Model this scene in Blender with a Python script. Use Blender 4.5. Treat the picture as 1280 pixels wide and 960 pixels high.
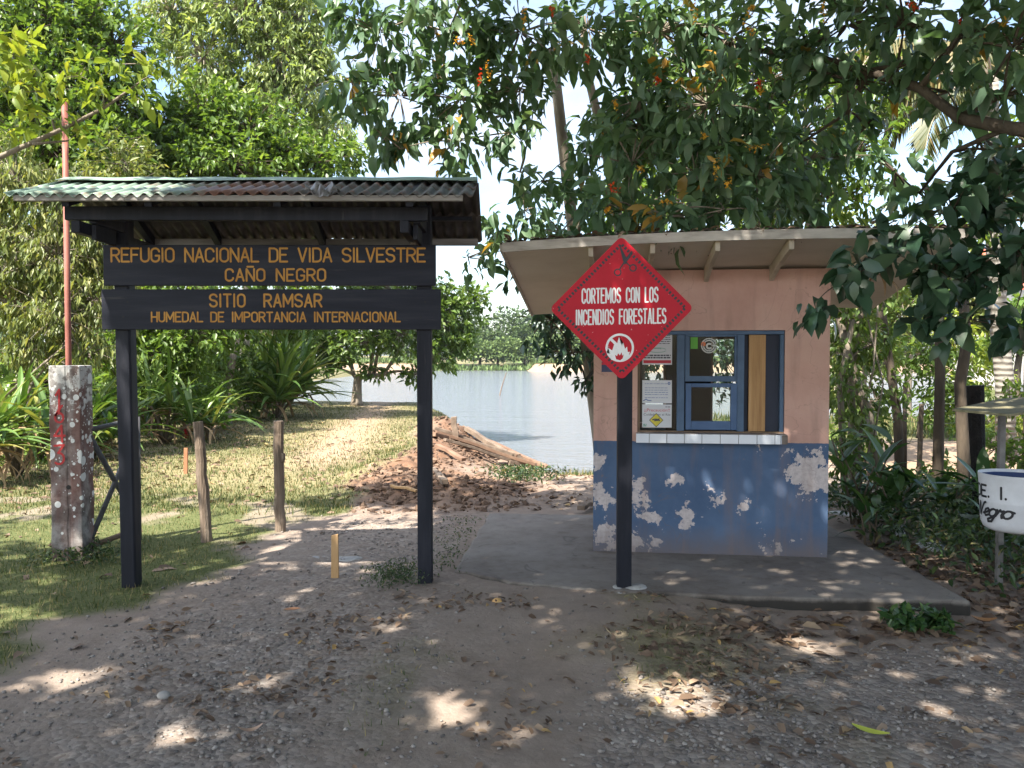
import bpy, bmesh, math, random
import numpy as np
from mathutils import Vector, Matrix

for o in list(bpy.data.objects):
    bpy.data.objects.remove(o)
SC = bpy.context.scene
COL = SC.collection
R = math.radians
random.seed(7)
RNG = np.random.default_rng(7)

# ------------------------------------------------------------------ camera
F, PITCH, EYE = 1060.0, R(1.89), 1.6
cam_d = bpy.data.cameras.new('camera')
cam = bpy.data.objects.new('camera', cam_d)
COL.objects.link(cam)
cam.location = (0, 0, EYE)
cam.rotation_euler = (R(90) - PITCH, 0, 0)
cam_d.sensor_width = 36
cam_d.lens = 36 * F / 1280
cam_d.clip_start, cam_d.clip_end = 0.05, 4000
SC.camera = cam

# ------------------------------------------------------------------ light
SUN_DIR = Vector((-0.36, -0.46, 0.84)).normalized()      # towards the sun
SUN_EL = math.asin(SUN_DIR.z)
SUN_AZ = math.atan2(SUN_DIR.x, SUN_DIR.y)                # clockwise from +Y
sl = bpy.data.lights.new('sun', 'SUN')
sl.energy, sl.angle, sl.color = 5.0, R(0.53), (1.0, 0.93, 0.82)
so = bpy.data.objects.new('sun', sl)
COL.objects.link(so)
so.location = (-8, -10, 25)
so.rotation_euler = SUN_DIR.to_track_quat('Z', 'Y').to_euler()

W = bpy.data.worlds.new('World')
SC.world = W
W.use_nodes = True
wn, wl = W.node_tree.nodes, W.node_tree.links
wn.clear()
wo = wn.new('ShaderNodeOutputWorld')
bg = wn.new('ShaderNodeBackground')
sky = wn.new('ShaderNodeTexSky')
sky.sky_type = 'NISHITA'
sky.sun_disc = False
sky.sun_elevation, sky.sun_rotation = SUN_EL, SUN_AZ
sky.air_density, sky.dust_density, sky.ozone_density = 1.0, 1.6, 1.0
tc = wn.new('ShaderNodeTexCoord')
mp = wn.new('ShaderNodeMapping')
mp.inputs['Scale'].default_value = (1.0, 1.0, 2.6)
cn = wn.new('ShaderNodeTexNoise')
cn.inputs['Scale'].default_value = 2.3
cn.inputs['Detail'].default_value = 7
cn.inputs['Roughness'].default_value = 0.58
cr = wn.new('ShaderNodeValToRGB')
cr.color_ramp.elements[0].position, cr.color_ramp.elements[1].position = 0.47, 0.74
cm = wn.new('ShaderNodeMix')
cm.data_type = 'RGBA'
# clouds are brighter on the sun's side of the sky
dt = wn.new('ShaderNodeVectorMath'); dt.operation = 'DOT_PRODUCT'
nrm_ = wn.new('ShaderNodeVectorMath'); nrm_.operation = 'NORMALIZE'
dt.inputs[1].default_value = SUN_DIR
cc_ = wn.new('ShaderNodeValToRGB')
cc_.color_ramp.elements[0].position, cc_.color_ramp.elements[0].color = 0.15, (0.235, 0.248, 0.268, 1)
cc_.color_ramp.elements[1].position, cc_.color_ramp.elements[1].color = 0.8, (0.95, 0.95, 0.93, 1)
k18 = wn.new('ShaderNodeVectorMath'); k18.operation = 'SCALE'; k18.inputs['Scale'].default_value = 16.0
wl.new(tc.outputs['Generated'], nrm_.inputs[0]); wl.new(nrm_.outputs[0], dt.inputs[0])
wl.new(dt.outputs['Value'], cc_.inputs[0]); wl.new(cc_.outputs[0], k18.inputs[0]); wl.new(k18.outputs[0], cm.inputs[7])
wl.new(tc.outputs['Generated'], mp.inputs['Vector'])
wl.new(mp.outputs[0], cn.inputs['Vector'])
wl.new(cn.outputs['Fac'], cr.inputs[0])
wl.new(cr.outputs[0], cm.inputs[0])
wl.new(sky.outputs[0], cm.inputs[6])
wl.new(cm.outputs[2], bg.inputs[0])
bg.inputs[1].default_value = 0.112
wl.new(bg.outputs[0], wo.inputs[0])

SC.view_settings.view_transform = 'Standard'
SC.view_settings.look = 'None'
SC.view_settings.exposure = 1.78
SC.view_settings.gamma = 1
SC.view_settings.use_curve_mapping = False
SC.render.engine = 'CYCLES'
SC.cycles.max_bounces = 8
SC.cycles.transparent_max_bounces = 8
SC.cycles.caustics_reflective = False
SC.cycles.caustics_refractive = False
SC.cycles.sample_clamp_indirect = 6
SC.cycles.use_denoising = True

# ------------------------------------------------------------------ helpers
FWD = Vector((0, math.cos(PITCH), -math.sin(PITCH)))
UPV = Vector((0, math.sin(PITCH), math.cos(PITCH)))

def ray(px, py):
    return Vector((1, 0, 0)) * ((px - 640) / F) + UPV * ((480 - py) / F) + FWD

def at(px, py, Y):
    d = ray(px, py)
    return Vector((0, 0, EYE)) + d * (Y / d.y)

def gp(px, py, z=0.0):
    d = ray(px, py)
    return Vector((0, 0, EYE)) + d * ((z - EYE) / d.z)

def ss(a, b, t):
    t = np.clip((np.asarray(t, float) - a) / (b - a), 0, 1)
    return t * t * (3 - 2 * t)

def vnoise(x, y, seed=0):
    x = np.asarray(x, float); y = np.asarray(y, float)
    xi, yi = np.floor(x), np.floor(y)
    fx, fy = x - xi, y - yi
    fx, fy = fx * fx * (3 - 2 * fx), fy * fy * (3 - 2 * fy)
    def h(a, b):
        n = np.sin(a * 127.1 + b * 311.7 + seed * 74.7) * 43758.5453
        return n - np.floor(n)
    a, b, c, d = h(xi, yi), h(xi + 1, yi), h(xi, yi + 1), h(xi + 1, yi + 1)
    return (a * (1 - fx) + b * fx) * (1 - fy) + (c * (1 - fx) + d * fx) * fy

def fbm(x, y, seed=0, octv=4):
    s, a, t = 0, 1, 0
    for k in range(octv):
        s = s + a * vnoise(x * 2 ** k + 13.7 * k, y * 2 ** k - 7.1 * k, seed + k)
        t += a; a *= 0.5
    return s / t

ORG = {}

def tag(o, label, cat, group=None, kind=None):
    if label: o['label'] = label
    if cat: o['category'] = cat
    if group: o['group'] = group
    if kind: o['kind'] = kind
    return o

def thing(name, label, cat, loc=(0, 0, 0), rz=0.0, group=None, local=False):
    o = bpy.data.objects.new(name, None)
    o.empty_display_size = 0.2
    COL.objects.link(o)
    o.location = loc
    o.rotation_euler = (0, 0, rz)
    tag(o, label, cat, group)
    ORG[o.name] = Vector((0, 0, 0)) if local else Vector(loc)
    return o

def link_mesh(name, me, m, parent=None):
    o = bpy.data.objects.new(name, me)
    COL.objects.link(o)
    if m is not None:
        me.materials.append(m)
    if parent is not None:
        o.parent = parent
        ORG[o.name] = ORG[parent.name]
    return o

def copy_tree(o, parent=None):
    c = o.copy()
    COL.objects.link(c)
    ORG[c.name] = ORG.get(o.name, Vector())
    if parent is not None:
        c.parent = parent
    for ch in list(o.children):
        copy_tree(ch, c)
    return c

class MB:
    def __init__(s):
        s.v, s.f = [], []
    def add(s, vs, fs):
        n = len(s.v)
        s.v += [tuple(p) for p in vs]
        s.f += [tuple(i + n for i in f) for f in fs]
        return s
    def box(s, x0, x1, y0, y1, z0, z1):
        return s.add([(x0, y0, z0), (x1, y0, z0), (x1, y1, z0), (x0, y1, z0), (x0, y0, z1), (x1, y0, z1), (x1, y1, z1), (x0, y1, z1)],
                     [(0, 3, 2, 1), (4, 5, 6, 7), (0, 1, 5, 4), (1, 2, 6, 5), (2, 3, 7, 6), (3, 0, 4, 7)])
    def beam(s, p, q, w, h, up=(0, 0, 1), w2=None, h2=None):
        p, q = Vector(p), Vector(q)
        d = (q - p).normalized()
        sd = d.cross(Vector(up))
        if sd.length < 1e-4: sd = Vector((1, 0, 0))
        sd.normalize(); u = sd.cross(d)
        w2, h2 = w2 or w, h2 or h
        vs = [p - sd * w / 2 - u * h / 2, p + sd * w / 2 - u * h / 2, p + sd * w / 2 + u * h / 2, p - sd * w / 2 + u * h / 2,
              q - sd * w2 / 2 - u * h2 / 2, q + sd * w2 / 2 - u * h2 / 2, q + sd * w2 / 2 + u * h2 / 2, q - sd * w2 / 2 + u * h2 / 2]
        return s.add(vs, [(0, 1, 2, 3), (7, 6, 5, 4), (0, 4, 5, 1), (1, 5, 6, 2), (2, 6, 7, 3), (3, 7, 4, 0)])
    def tube(s, pts, rads, n=8, cap=True, sq=None):
        pts = [Vector(p) for p in pts]
        base = len(s.v)
        ref = None
        for i, p in enumerate(pts):
            d = (pts[min(i + 1, len(pts) - 1)] - pts[max(i - 1, 0)])
            d = d.normalized() if d.length > 1e-9 else Vector((0, 0, 1))
            if ref is None:
                ref = d.orthogonal().normalized()
            ref = (ref - d * ref.dot(d))
            ref = ref.normalized() if ref.length > 1e-6 else d.orthogonal().normalized()
            b = d.cross(ref)
            r = rads[i] if hasattr(rads, '__len__') else rads
            for k in range(n):
                a = 2 * math.pi * k / n
                s.v.append(tuple(p + (ref * math.cos(a) + b * math.sin(a)) * r))
        for i in range(len(pts) - 1):
            for k in range(n):
                a, b2 = base + i * n + k, base + i * n + (k + 1) % n
                s.f.append((a, b2, b2 + n, a + n))
        if cap:
            s.f.append(tuple(base + k for k in range(n))[::-1])
            e = base + (len(pts) - 1) * n
            s.f.append(tuple(e + k for k in range(n)))
        return s
    def prism(s, pts, ext):
        """closed polygon pts (3D) pushed along ext"""
        n = len(pts); ext = Vector(ext)
        vs = [Vector(p) for p in pts] + [Vector(p) + ext for p in pts]
        fs = [tuple(range(n)), tuple(range(2 * n - 1, n - 1, -1))] + [(i, i + n, (i + 1) % n + n, (i + 1) % n) for i in range(n)]
        return s.add(vs, fs)
    def lathe(s, prof, n=24, c=(0, 0, 0)):
        base = len(s.v)
        for r, z in prof:
            for k in range(n):
                a = 2 * math.pi * k / n
                s.v.append((c[0] + r * math.cos(a), c[1] + r * math.sin(a), c[2] + z))
        for i in range(len(prof) - 1):
            for k in range(n):
                a, b = base + i * n + k, base + i * n + (k + 1) % n
                s.f.append((a, b, b + n, a + n))
        return s
    def blob(s, c, rad, seed=0, amp=0.25, sub=2, rz=0.0):
        bm = bmesh.new()
        bmesh.ops.create_icosphere(bm, subdivisions=sub, radius=1)
        rr = random.Random(seed)
        ph = [(rr.uniform(1, 3), rr.uniform(0, 6), Vector((rr.uniform(-1, 1), rr.uniform(-1, 1), rr.uniform(-1, 1)))) for _ in range(6)]
        vs = []
        cz, sz = math.cos(rz), math.sin(rz)
        for v in bm.verts:
            k = 1 + amp * sum(math.sin(f * 2 * d.dot(v.co) + p) for f, p, d in ph) / 3
            x, y, z = v.co.x * k * rad[0], v.co.y * k * rad[1], v.co.z * k * rad[2]
            vs.append((c[0] + x * cz - y * sz, c[1] + x * sz + y * cz, c[2] + z))
        fs = [tuple(v.index for v in f.verts) for f in bm.faces]
        bm.free()
        return s.add(vs, fs)
    def strip(s, a, b):
        """faces between two equally long rows of points"""
        n = len(s.v); m = len(a)
        s.v += [tuple(p) for p in a] + [tuple(p) for p in b]
        s.f += [(n + i, n + i + 1, n + m + i + 1, n + m + i) for i in range(m - 1)]
        return s
    def build(s, name, m, parent=None, smooth=False, bevel=0.0, loc=None):
        me = bpy.data.meshes.new(name)
        off = Vector(loc) if loc is not None else (ORG[parent.name] if parent is not None else Vector((0, 0, 0)))
        me.from_pydata([(x - off.x, y - off.y, z - off.z) for x, y, z in s.v], [], s.f)
        if smooth:
            me.polygons.foreach_set('use_smooth', [True] * len(me.polygons))
        me.update()
        o = link_mesh(name, me, m, parent)
        if loc is not None:
            o.location = loc
            ORG[o.name] = off
        if bevel:
            md = o.modifiers.new('bevel', 'BEVEL')
            md.width, md.segments, md.limit_method, md.angle_limit = bevel, 2, 'ANGLE', R(40)
        return o

# ------------------------------------------------------------------ materials
def new_mat(name):
    m = bpy.data.materials.new(name)
    m.use_nodes = True
    nt = m.node_tree
    return m, nt, nt.nodes['Principled BSDF'], nt.nodes['Material Output']

def nd(nt, t, **kw):
    n = nt.nodes.new(t)
    for k, v in kw.items():
        if k in n.inputs: n.inputs[k].default_value = v
        else: setattr(n, k, v)
    return n

def ramp(nt, fac, stops, interp='LINEAR'):
    r = nt.nodes.new('ShaderNodeValToRGB')
    r.color_ramp.interpolation = interp
    el = r.color_ramp.elements
    while len(el) < len(stops): el.new(0.5)
    for e, (p, c) in zip(el, stops):
        e.position = p
        e.color = (*c, 1) if len(c) == 3 else c
    if fac is not None: nt.links.new(fac, r.inputs[0])
    return r.outputs[0]

def noise_out(nt, scale, detail=5, rough=0.6, vec=None, stretch=None, coord='Object', dist=0.0):
    if vec is None:
        vec = nd(nt, 'ShaderNodeTexCoord').outputs[coord]
    if stretch:
        m = nd(nt, 'ShaderNodeMapping'); m.inputs['Scale'].default_value = stretch
        nt.links.new(vec, m.inputs[0]); vec = m.outputs[0]
    n = nd(nt, 'ShaderNodeTexNoise', Scale=scale, Detail=detail, Roughness=rough, Distortion=dist)
    nt.links.new(vec, n.inputs['Vector'])
    return n.outputs['Fac']

def math_(nt, op, a, b=None, clamp=False):
    n = nd(nt, 'ShaderNodeMath', operation=op)
    n.use_clamp = clamp
    for i, v in enumerate((a, b)):
        if v is None: continue
        if isinstance(v, (int, float)): n.inputs[i].default_value = v
        else: nt.links.new(v, n.inputs[i])
    return n.outputs[0]

def mixc(nt, fac, a, b, blend='MIX'):
    n = nd(nt, 'ShaderNodeMix', data_type='RGBA', blend_type=blend)
    for i, v in ((0, fac), (6, a), (7, b)):
        if isinstance(v, (int, float)): n.inputs[i].default_value = v
        elif isinstance(v, tuple): n.inputs[i].default_value = (*v, 1)
        else: nt.links.new(v, n.inputs[i])
    return n.outputs[2]

def bump(nt, b, h, strength=0.3, dist=0.01):
    n = nd(nt, 'ShaderNodeBump', Strength=strength, Distance=dist)
    nt.links.new(h, n.inputs['Height'])
    nt.links.new(n.outputs[0], b.inputs['Normal'])

def surf(name, stops, scale=6, rough=0.7, bmp=0.25, stretch=None, spec=0.35, metal=0.0, detail=6, dist=0.004, fine=None):
    m, nt, b, _ = new_mat(name)
    f = noise_out(nt, scale, detail, 0.62, stretch=stretch)
    nt.links.new(ramp(nt, f, stops), b.inputs['Base Color'])
    b.inputs['Roughness'].default_value = rough
    b.inputs['Specular IOR Level'].default_value = spec
    b.inputs['Metallic'].default_value = metal
    if bmp: bump(nt, b, noise_out(nt, fine or scale * 5, 5, 0.6, stretch=stretch), bmp, dist)
    return m

def flat(name, c, rough=0.5, spec=0.4, var=0.12):
    return surf(name, [(0.3, tuple(x * (1 - var) for x in c)), (0.7, tuple(min(1, x * (1 + var)) for x in c))], 9, rough, 0.05, spec=spec)

def leaf_mat(name, stops, rough=0.45, trans=0.35, tint=(1.25, 1.2, 0.55), spec=0.4):
    m, nt, b, out = new_mat(name)
    a = nd(nt, 'ShaderNodeAttribute', attribute_name='rnd')
    c = ramp(nt, a.outputs['Fac'], stops)
    nt.links.new(c, b.inputs['Base Color'])
    b.inputs['Roughness'].default_value = rough
    b.inputs['Specular IOR Level'].default_value = spec
    t = nd(nt, 'ShaderNodeBsdfTranslucent')
    nt.links.new(mixc(nt, 1.0, c, tint, 'MULTIPLY'), t.inputs[0])
    mx = nd(nt, 'ShaderNodeMixShader')
    mx.inputs[0].default_value = trans
    nt.links.new(b.outputs[0], mx.inputs[1]); nt.links.new(t.outputs[0], mx.inputs[2])
    nt.links.new(mx.outputs[0], out.inputs[0])
    return m

def bark(name, a, b_, scale=9):
    return surf(name, [(0.3, a), (0.7, b_)], scale, 0.85, 0.6, stretch=(1, 1, 0.25), spec=0.2, dist=0.02)

# ------------------------------------------------------------------ foliage helpers
T_FULL = (np.array([(0, 0, 0), (.28, 0, .0), (.68, 0, -.07), (1, 0, -.2), (.25, -.82, .05), (.62, -.78, -.02), (.25, .82, .05), (.62, .78, -.02)]),
          [(0, 1, 4), (1, 2, 5, 4), (2, 3, 5), (0, 6, 1), (1, 6, 7, 2), (2, 7, 3)])
T_DIA = (np.array([(0, 0, 0), (.42, -1, .06), (1, 0, -.1), (.42, 1, .06)]), [(0, 1, 2), (0, 2, 3)])

def unit(a):
    return a / np.maximum(np.linalg.norm(a, axis=1, keepdims=True), 1e-9)

def leaf_cloud(name, P, D, U, L, Wd, rnd, m, parent=None, tmpl=T_DIA, smooth=False):
    tv, tf = tmpl
    P, D, U = np.asarray(P, float), unit(np.asarray(D, float)), np.asarray(U, float)
    S = unit(np.cross(D, U)); Nn = np.cross(S, D)
    n, k = len(P), len(tv)
    L = np.broadcast_to(L, (n,)); Wd = np.broadcast_to(Wd, (n,)); rnd = np.broadcast_to(rnd, (n,))
    K = .25 + 1.9 * np.abs(np.sin(np.arange(n) * 12.9898 + L * 977))
    V = (P[:, None, :] + D[:, None, :] * (tv[None, :, 0:1] * L[:, None, None]) + S[:, None, :] * (tv[None, :, 1:2] * Wd[:, None, None] / 2)
         + Nn[:, None, :] * (tv[None, :, 2:3] * (L * K)[:, None, None])).reshape(-1, 3)
    if parent is not None:
        V = V - np.array(ORG[parent.name])
    loops = np.concatenate([np.array(f) for f in tf]); sizes = np.array([len(f) for f in tf])
    allv = (loops[None, :] + (np.arange(n) * k)[:, None]).ravel()
    alls = np.tile(sizes, n)
    me = bpy.data.meshes.new(name)
    me.vertices.add(n * k); me.vertices.foreach_set('co', V.ravel().astype(np.float32))
    me.loops.add(len(allv)); me.loops.foreach_set('vertex_index', allv.astype(np.int32))
    me.polygons.add(len(alls))
    st = np.concatenate([[0], np.cumsum(alls)[:-1]])
    me.polygons.foreach_set('loop_start', st.astype(np.int32))
    me.polygons.foreach_set('loop_total', alls.astype(np.int32))
    if smooth: me.polygons.foreach_set('use_smooth', np.ones(len(alls), bool))
    at_ = me.attributes.new('rnd', 'FLOAT', 'POINT')
    at_.data.foreach_set('value', np.repeat(rnd, k).astype(np.float32))
    me.update(calc_edges=True)
    return link_mesh(name, me, m, parent)

def curve_pts(p, q, sag=0.0, wob=0.0, n=6, rr=random):
    p, q = Vector(p), Vector(q)
    L = (q - p).length
    o1 = Vector((rr.uniform(-1, 1), rr.uniform(-1, 1), rr.uniform(-.4, .4))) * wob * L
    out = []
    for i in range(n + 1):
        t = i / n
        out.append(p.lerp(q, t) + o1 * math.sin(math.pi * t) + Vector((0, 0, sag * L * math.sin(math.pi * t))))
    return out

def whorls(tips, dirs, n, L, Wd, droop, rng, spread=0.8, jitter=0.05):
    """n leaves round every twig tip"""
    tips = np.repeat(np.asarray(tips, float), n, 0); dirs = np.repeat(unit(np.asarray(dirs, float)), n, 0)
    N_ = len(tips)
    rd = unit(rng.normal(size=(N_, 3)))
    D = unit(dirs * 0.45 + rd * spread + np.array([0, 0, -1.0]) * droop)
    P = tips + rng.normal(size=(N_, 3)) * jitter
    U = unit(np.array([0, 0, 1.0]) + rng.normal(size=(N_, 3)) * 0.45)
    return P, D, U, *(lambda q_: (L * q_, Wd * q_ * rng.uniform(.75, 1.2, N_)))(rng.uniform(.42, 1.25, N_))

def tree(name, label, cat, base, fork, clumps, leafm, barkm, trunk_r=0.12, limb_r=0.05, dens=55, nleaf=7, L=.17, Wd=.075, droop=.5,
         tmpl=T_DIA, seed=1, group=None, extra_trunks=(), twigs=True, limb_wob=.12, shell=.35, yellow=0.0, rbias=(0.0, 1.0), maxlimb=60, spread=.8):
    """trunk from base to fork, a limb to every clump (centre, rx, ry, rz), twigs inside it and whorls of leaves at the twig ends"""
    rr = random.Random(seed); rng = np.random.default_rng(seed)
    root = thing(name, label, cat, base, group=group)
    base, fork = Vector(base), Vector(fork)
    mb = MB()
    tp = curve_pts(base, fork, 0, .04, 7, rr)
    tr = [trunk_r * (1.35 if i == 0 else 1.1 - .4 * i / 7) for i in range(8)]
    mb.tube(tp, tr, 10)
    for et in extra_trunks:
        pp = [Vector(p) for p in et[0]]
        mb.tube(pp, [et[1] + (et[2] - et[1]) * i / (len(pp) - 1) for i in range(len(pp))], 8)
    tips, dirs = [], []
    # every limb leaves the nearest part of the tree that is already there
    nodes = [(tp[j], limb_r * 1.15) for j in (4, 5, 6, 7)]
    for et in extra_trunks:
        pp = [Vector(p) for p in et[0]]
        nodes += [(p, min(limb_r, et[1] + (et[2] - et[1]) * i / (len(pp) - 1))) for i, p in enumerate(pp) if i]
    order = sorted(range(len(clumps)), key=lambda i: min((Vector(clumps[i][0]) - n_[0]).length for n_ in nodes))
    for oi, ci in enumerate(order):
        c, rx, ry, rz = clumps[ci]
        c = Vector(c)
        if oi < maxlimb:
            s0, r0 = min(nodes, key=lambda n_: (c - n_[0]).length * (1.0 if n_[0].z < c.z + .3 else 1.5))
            r0 = max(r0 * .8, limb_r * .22)
            pts = curve_pts(s0, c, .06, limb_wob, 7, rr)
            mb.tube(pts, [r0 * (1 - .55 * i / 7) for i in range(8)], 6, cap=False)
            nodes += [(pts[i], r0 * (1 - .55 * i / 7)) for i in (3, 5, 7)]
        area = math.pi * rx * rz
        nt_ = max(3, int(area * dens))
        for k in range(nt_):
            v = Vector((rr.gauss(0, 1), rr.gauss(0, 1), rr.gauss(0, 1))).normalized()
            q = (shell + (1 - shell) * rr.random()) * (1 + .18 * math.sin(5 * v.x + ci) * math.sin(4 * v.z + 2 * ci))
            p = c + Vector((v.x * rx * q, v.y * ry * q, v.z * rz * q))
            tips.append(p); dirs.append(v + Vector((0, 0, .15)))
            if twigs and k % 2 == 0:
                mb.tube([c + (p - c) * .1, c.lerp(p, .6) + Vector((0, 0, .03 * rx)), p], [limb_r * .22, limb_r * .16, limb_r * .08], 4, cap=False)
    mb.build('trunk', barkm, root, smooth=True)
    P, D, U, Ls, Ws = whorls(tips, dirs, nleaf, L, Wd, droop, rng, spread, L * .3)
    rnd = np.repeat(rng.uniform(0, 1, len(tips)), nleaf) * .5 + rng.uniform(0, 1, len(P)) * .5
    rnd = rbias[0] + (rbias[1] - rbias[0]) * rnd * .9
    if yellow:
        yk = np.repeat(rng.random(len(tips)) < yellow, nleaf) & (rng.random(len(P)) < .6)
        rnd = np.where(yk, rng.uniform(.93, 1, len(P)), rnd)
    leaf_cloud('crown', P, D, U, Ls, Ws, rnd, leafm, root, tmpl, smooth=tmpl is T_FULL)
    return root

def strap_pts(p, az, L, el0, arch, n=7):
    """arching midrib of a long leaf"""
    out = [Vector(p)]; e = el0; q = Vector(p)
    for i in range(n):
        q = q + Vector((math.cos(az) * math.cos(e), math.sin(az) * math.cos(e), math.sin(e))) * (L / n)
        out.append(q.copy()); e -= arch / n * (0.5 + i / n)
    return out

def strap_leaves(mb, p, rr, n, L, Wd, el=(.3, 1.4), arch=(1.0, 2.2), az=(0, 6.283), prof=(.55, .9, 1, 1, .9, .7, .4, .03), fold=.25):
    for k in range(n):
        a = rr.uniform(*az)
        l = L * rr.uniform(.65, 1.1)
        pts = strap_pts(p, a, l, rr.uniform(*el), rr.uniform(*arch))
        sd = Vector((-math.sin(a), math.cos(a), rr.uniform(-.25, .25)))
        A, B, C = [], [], []
        for q, w in zip(pts, prof):
            A.append(q - sd * w * Wd / 2 + Vector((0, 0, fold * w * Wd)))
            B.append(q); C.append(q + sd * w * Wd / 2 + Vector((0, 0, fold * w * Wd)))
        mb.strip(A, B); mb.strip(B, C)

def set_rnd(o, per, rng):
    me = o.data; n = len(me.vertices)
    a = me.attributes.new('rnd', 'FLOAT', 'POINT')
    v = np.repeat(rng.uniform(0, 1, n // per + 1), per)[:n]
    a.data.foreach_set('value', v.astype(np.float32))

# ------------------------------------------------------------------ stroke lettering
def arc(cx, cy, rx, ry, a0, a1, n=7):
    return [(cx + rx * math.cos(R(a0 + (a1 - a0) * i / n)), cy + ry * math.sin(R(a0 + (a1 - a0) * i / n))) for i in range(n + 1)]

def glyph(c, w):
    r = min(w * .5, .28)
    TR, TL, BL, BR = (w - r, 1 - r), (r, 1 - r), (r, r), (w - r, r)
    top = arc(*TR, r, r, 8, 90) + arc(*TL, r, r, 90, 180)
    bot = arc(*BL, r, r, 180, 270) + arc(*BR, r, r, 270, 352)
    if c == 'A': return [[(0, 0), (w / 2, 1), (w, 0)], [(w * .18, .33), (w * .82, .33)]]
    if c == 'C': return [top + bot]
    if c == 'D': return [[(0, 0), (0, 1)] + arc(*TR, r, r, 90, 0) + arc(*BR, r, r, 0, -90) + [(0, 0)]]
    if c == 'E': return [[(w, 1), (0, 1), (0, 0), (w, 0)], [(0, .52), (w * .8, .52)]]
    if c == 'F': return [[(w, 1), (0, 1), (0, 0)], [(0, .52), (w * .8, .52)]]
    if c == 'G': return [top + bot + [(w, .45), (w * .55, .45)]]
    if c == 'H': return [[(0, 0), (0, 1)], [(w, 0), (w, 1)], [(0, .5), (w, .5)]]
    if c == 'I': return [[(w / 2, 0), (w / 2, 1)]]
    if c == 'L': return [[(0, 1), (0, 0), (w, 0)]]
    if c == 'M': return [[(0, 0), (0, 1), (w / 2, .25), (w, 1), (w, 0)]]
    if c in 'N\u00d1':
        s = [[(0, 0), (0, 1), (w, 0), (w, 1)]]
        if c != 'N': s.append([(w * .12, 1.2), (w * .88, 1.2)])
        return s
    if c == 'O': return [arc(*TR, r, r, 0, 90) + arc(*TL, r, r, 90, 180) + arc(*BL, r, r, 180, 270) + arc(*BR, r, r, 270, 360) + [(w, 1 - r)]]
    if c == 'P' or c == 'R':
        s = [[(0, 0), (0, 1)] + arc(w - .26, .74, .26, .26, 90, -90) + [(0, .48)]]
        if c == 'R': s.append([(w * .5, .48), (w, 0)])
        return s
    if c == 'S': return [arc(w / 2, .755, w / 2, .245, 15, 270, 10) + arc(w / 2, .255, w / 2, .255, 90, -165, 10)[1:]]
    if c == 'T': return [[(0, 1), (w, 1)], [(w / 2, 1), (w / 2, 0)]]
    if c == 'U': return [[(0, 1)] + arc(*BL, r, r, 180, 270) + arc(*BR, r, r, 270, 360) + [(w, 1)]]
    if c == 'V': return [[(0, 1), (w / 2, 0), (w, 1)]]
    if c == '1': return [[(w * .2, .75), (w * .55, 1), (w * .5, 0)]]
    if c == '6': return [[(w * .8, 1), (w * .2, .5)] + arc(w * .5, .28, w * .4, .28, 160, 510, 12)]
    if c == '4': return [[(w * .75, 0), (w * .7, 1), (0, .35), (w, .38)]]
    if c == '3': return [[(0, .95), (w * .9, 1), (w * .35, .58)] + arc(w * .4, .29, w * .5, .29, 80, -130, 8)]
    if c == '.': return [[(w * .5, .02), (w * .5, .06)]]
    if c == 'n': return [[(0, -.05), (.1, .35), (.2, 1), (.3, .9), (.5, .1), (.6, 0), (.75, .7), (.85, 1.0), (1.0, 1.05)]]
    if c == 'e': return [[(0, .18), (.3, .32), (.42, .5), (.3, .62), (.12, .5), (.08, .2), (.22, .0), (.45, .12)]]
    if c == 'g': return [arc(.28, .32, .22, .3, 60, 400, 10) + [(.5, .6), (.46, 0), (.36, -.38), (.14, -.42), (.06, -.25), (.5, .1)]]
    if c == 'r': return [[(0, .1), (.14, .55), (.18, .62), (.24, .5), (.4, .56), (.34, .2), (.4, .02), (.52, .12)]]
    if c == 'o': return [arc(.26, .3, .24, .3, 80, 440, 12) + [(.55, .5)]]
    return []

WIDTH = {'I': .12, ' ': .45, '.': .12, 'M': .7, 'L': .48, 'E': .5, 'F': .5, 'n': 1.0, 'e': .45, 'g': .52, 'r': .5, 'o': .55}

def layout(text, x0, x1, y0, h, gap=.2, wid=.55, W_=WIDTH):
    """strokes (2D polylines) of one line of lettering fitted between x0 and x1"""
    tot = sum(W_.get(c, wid) for c in text) + gap * (len(text) - 1)
    k = (x1 - x0) / tot
    out, x = [], x0
    for c in text:
        w = W_.get(c, wid)
        for s in glyph(c, w):
            out.append([(x + px * k, y0 + py * h) for px, py in s])
        x += (w + gap) * k
    return out

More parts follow.
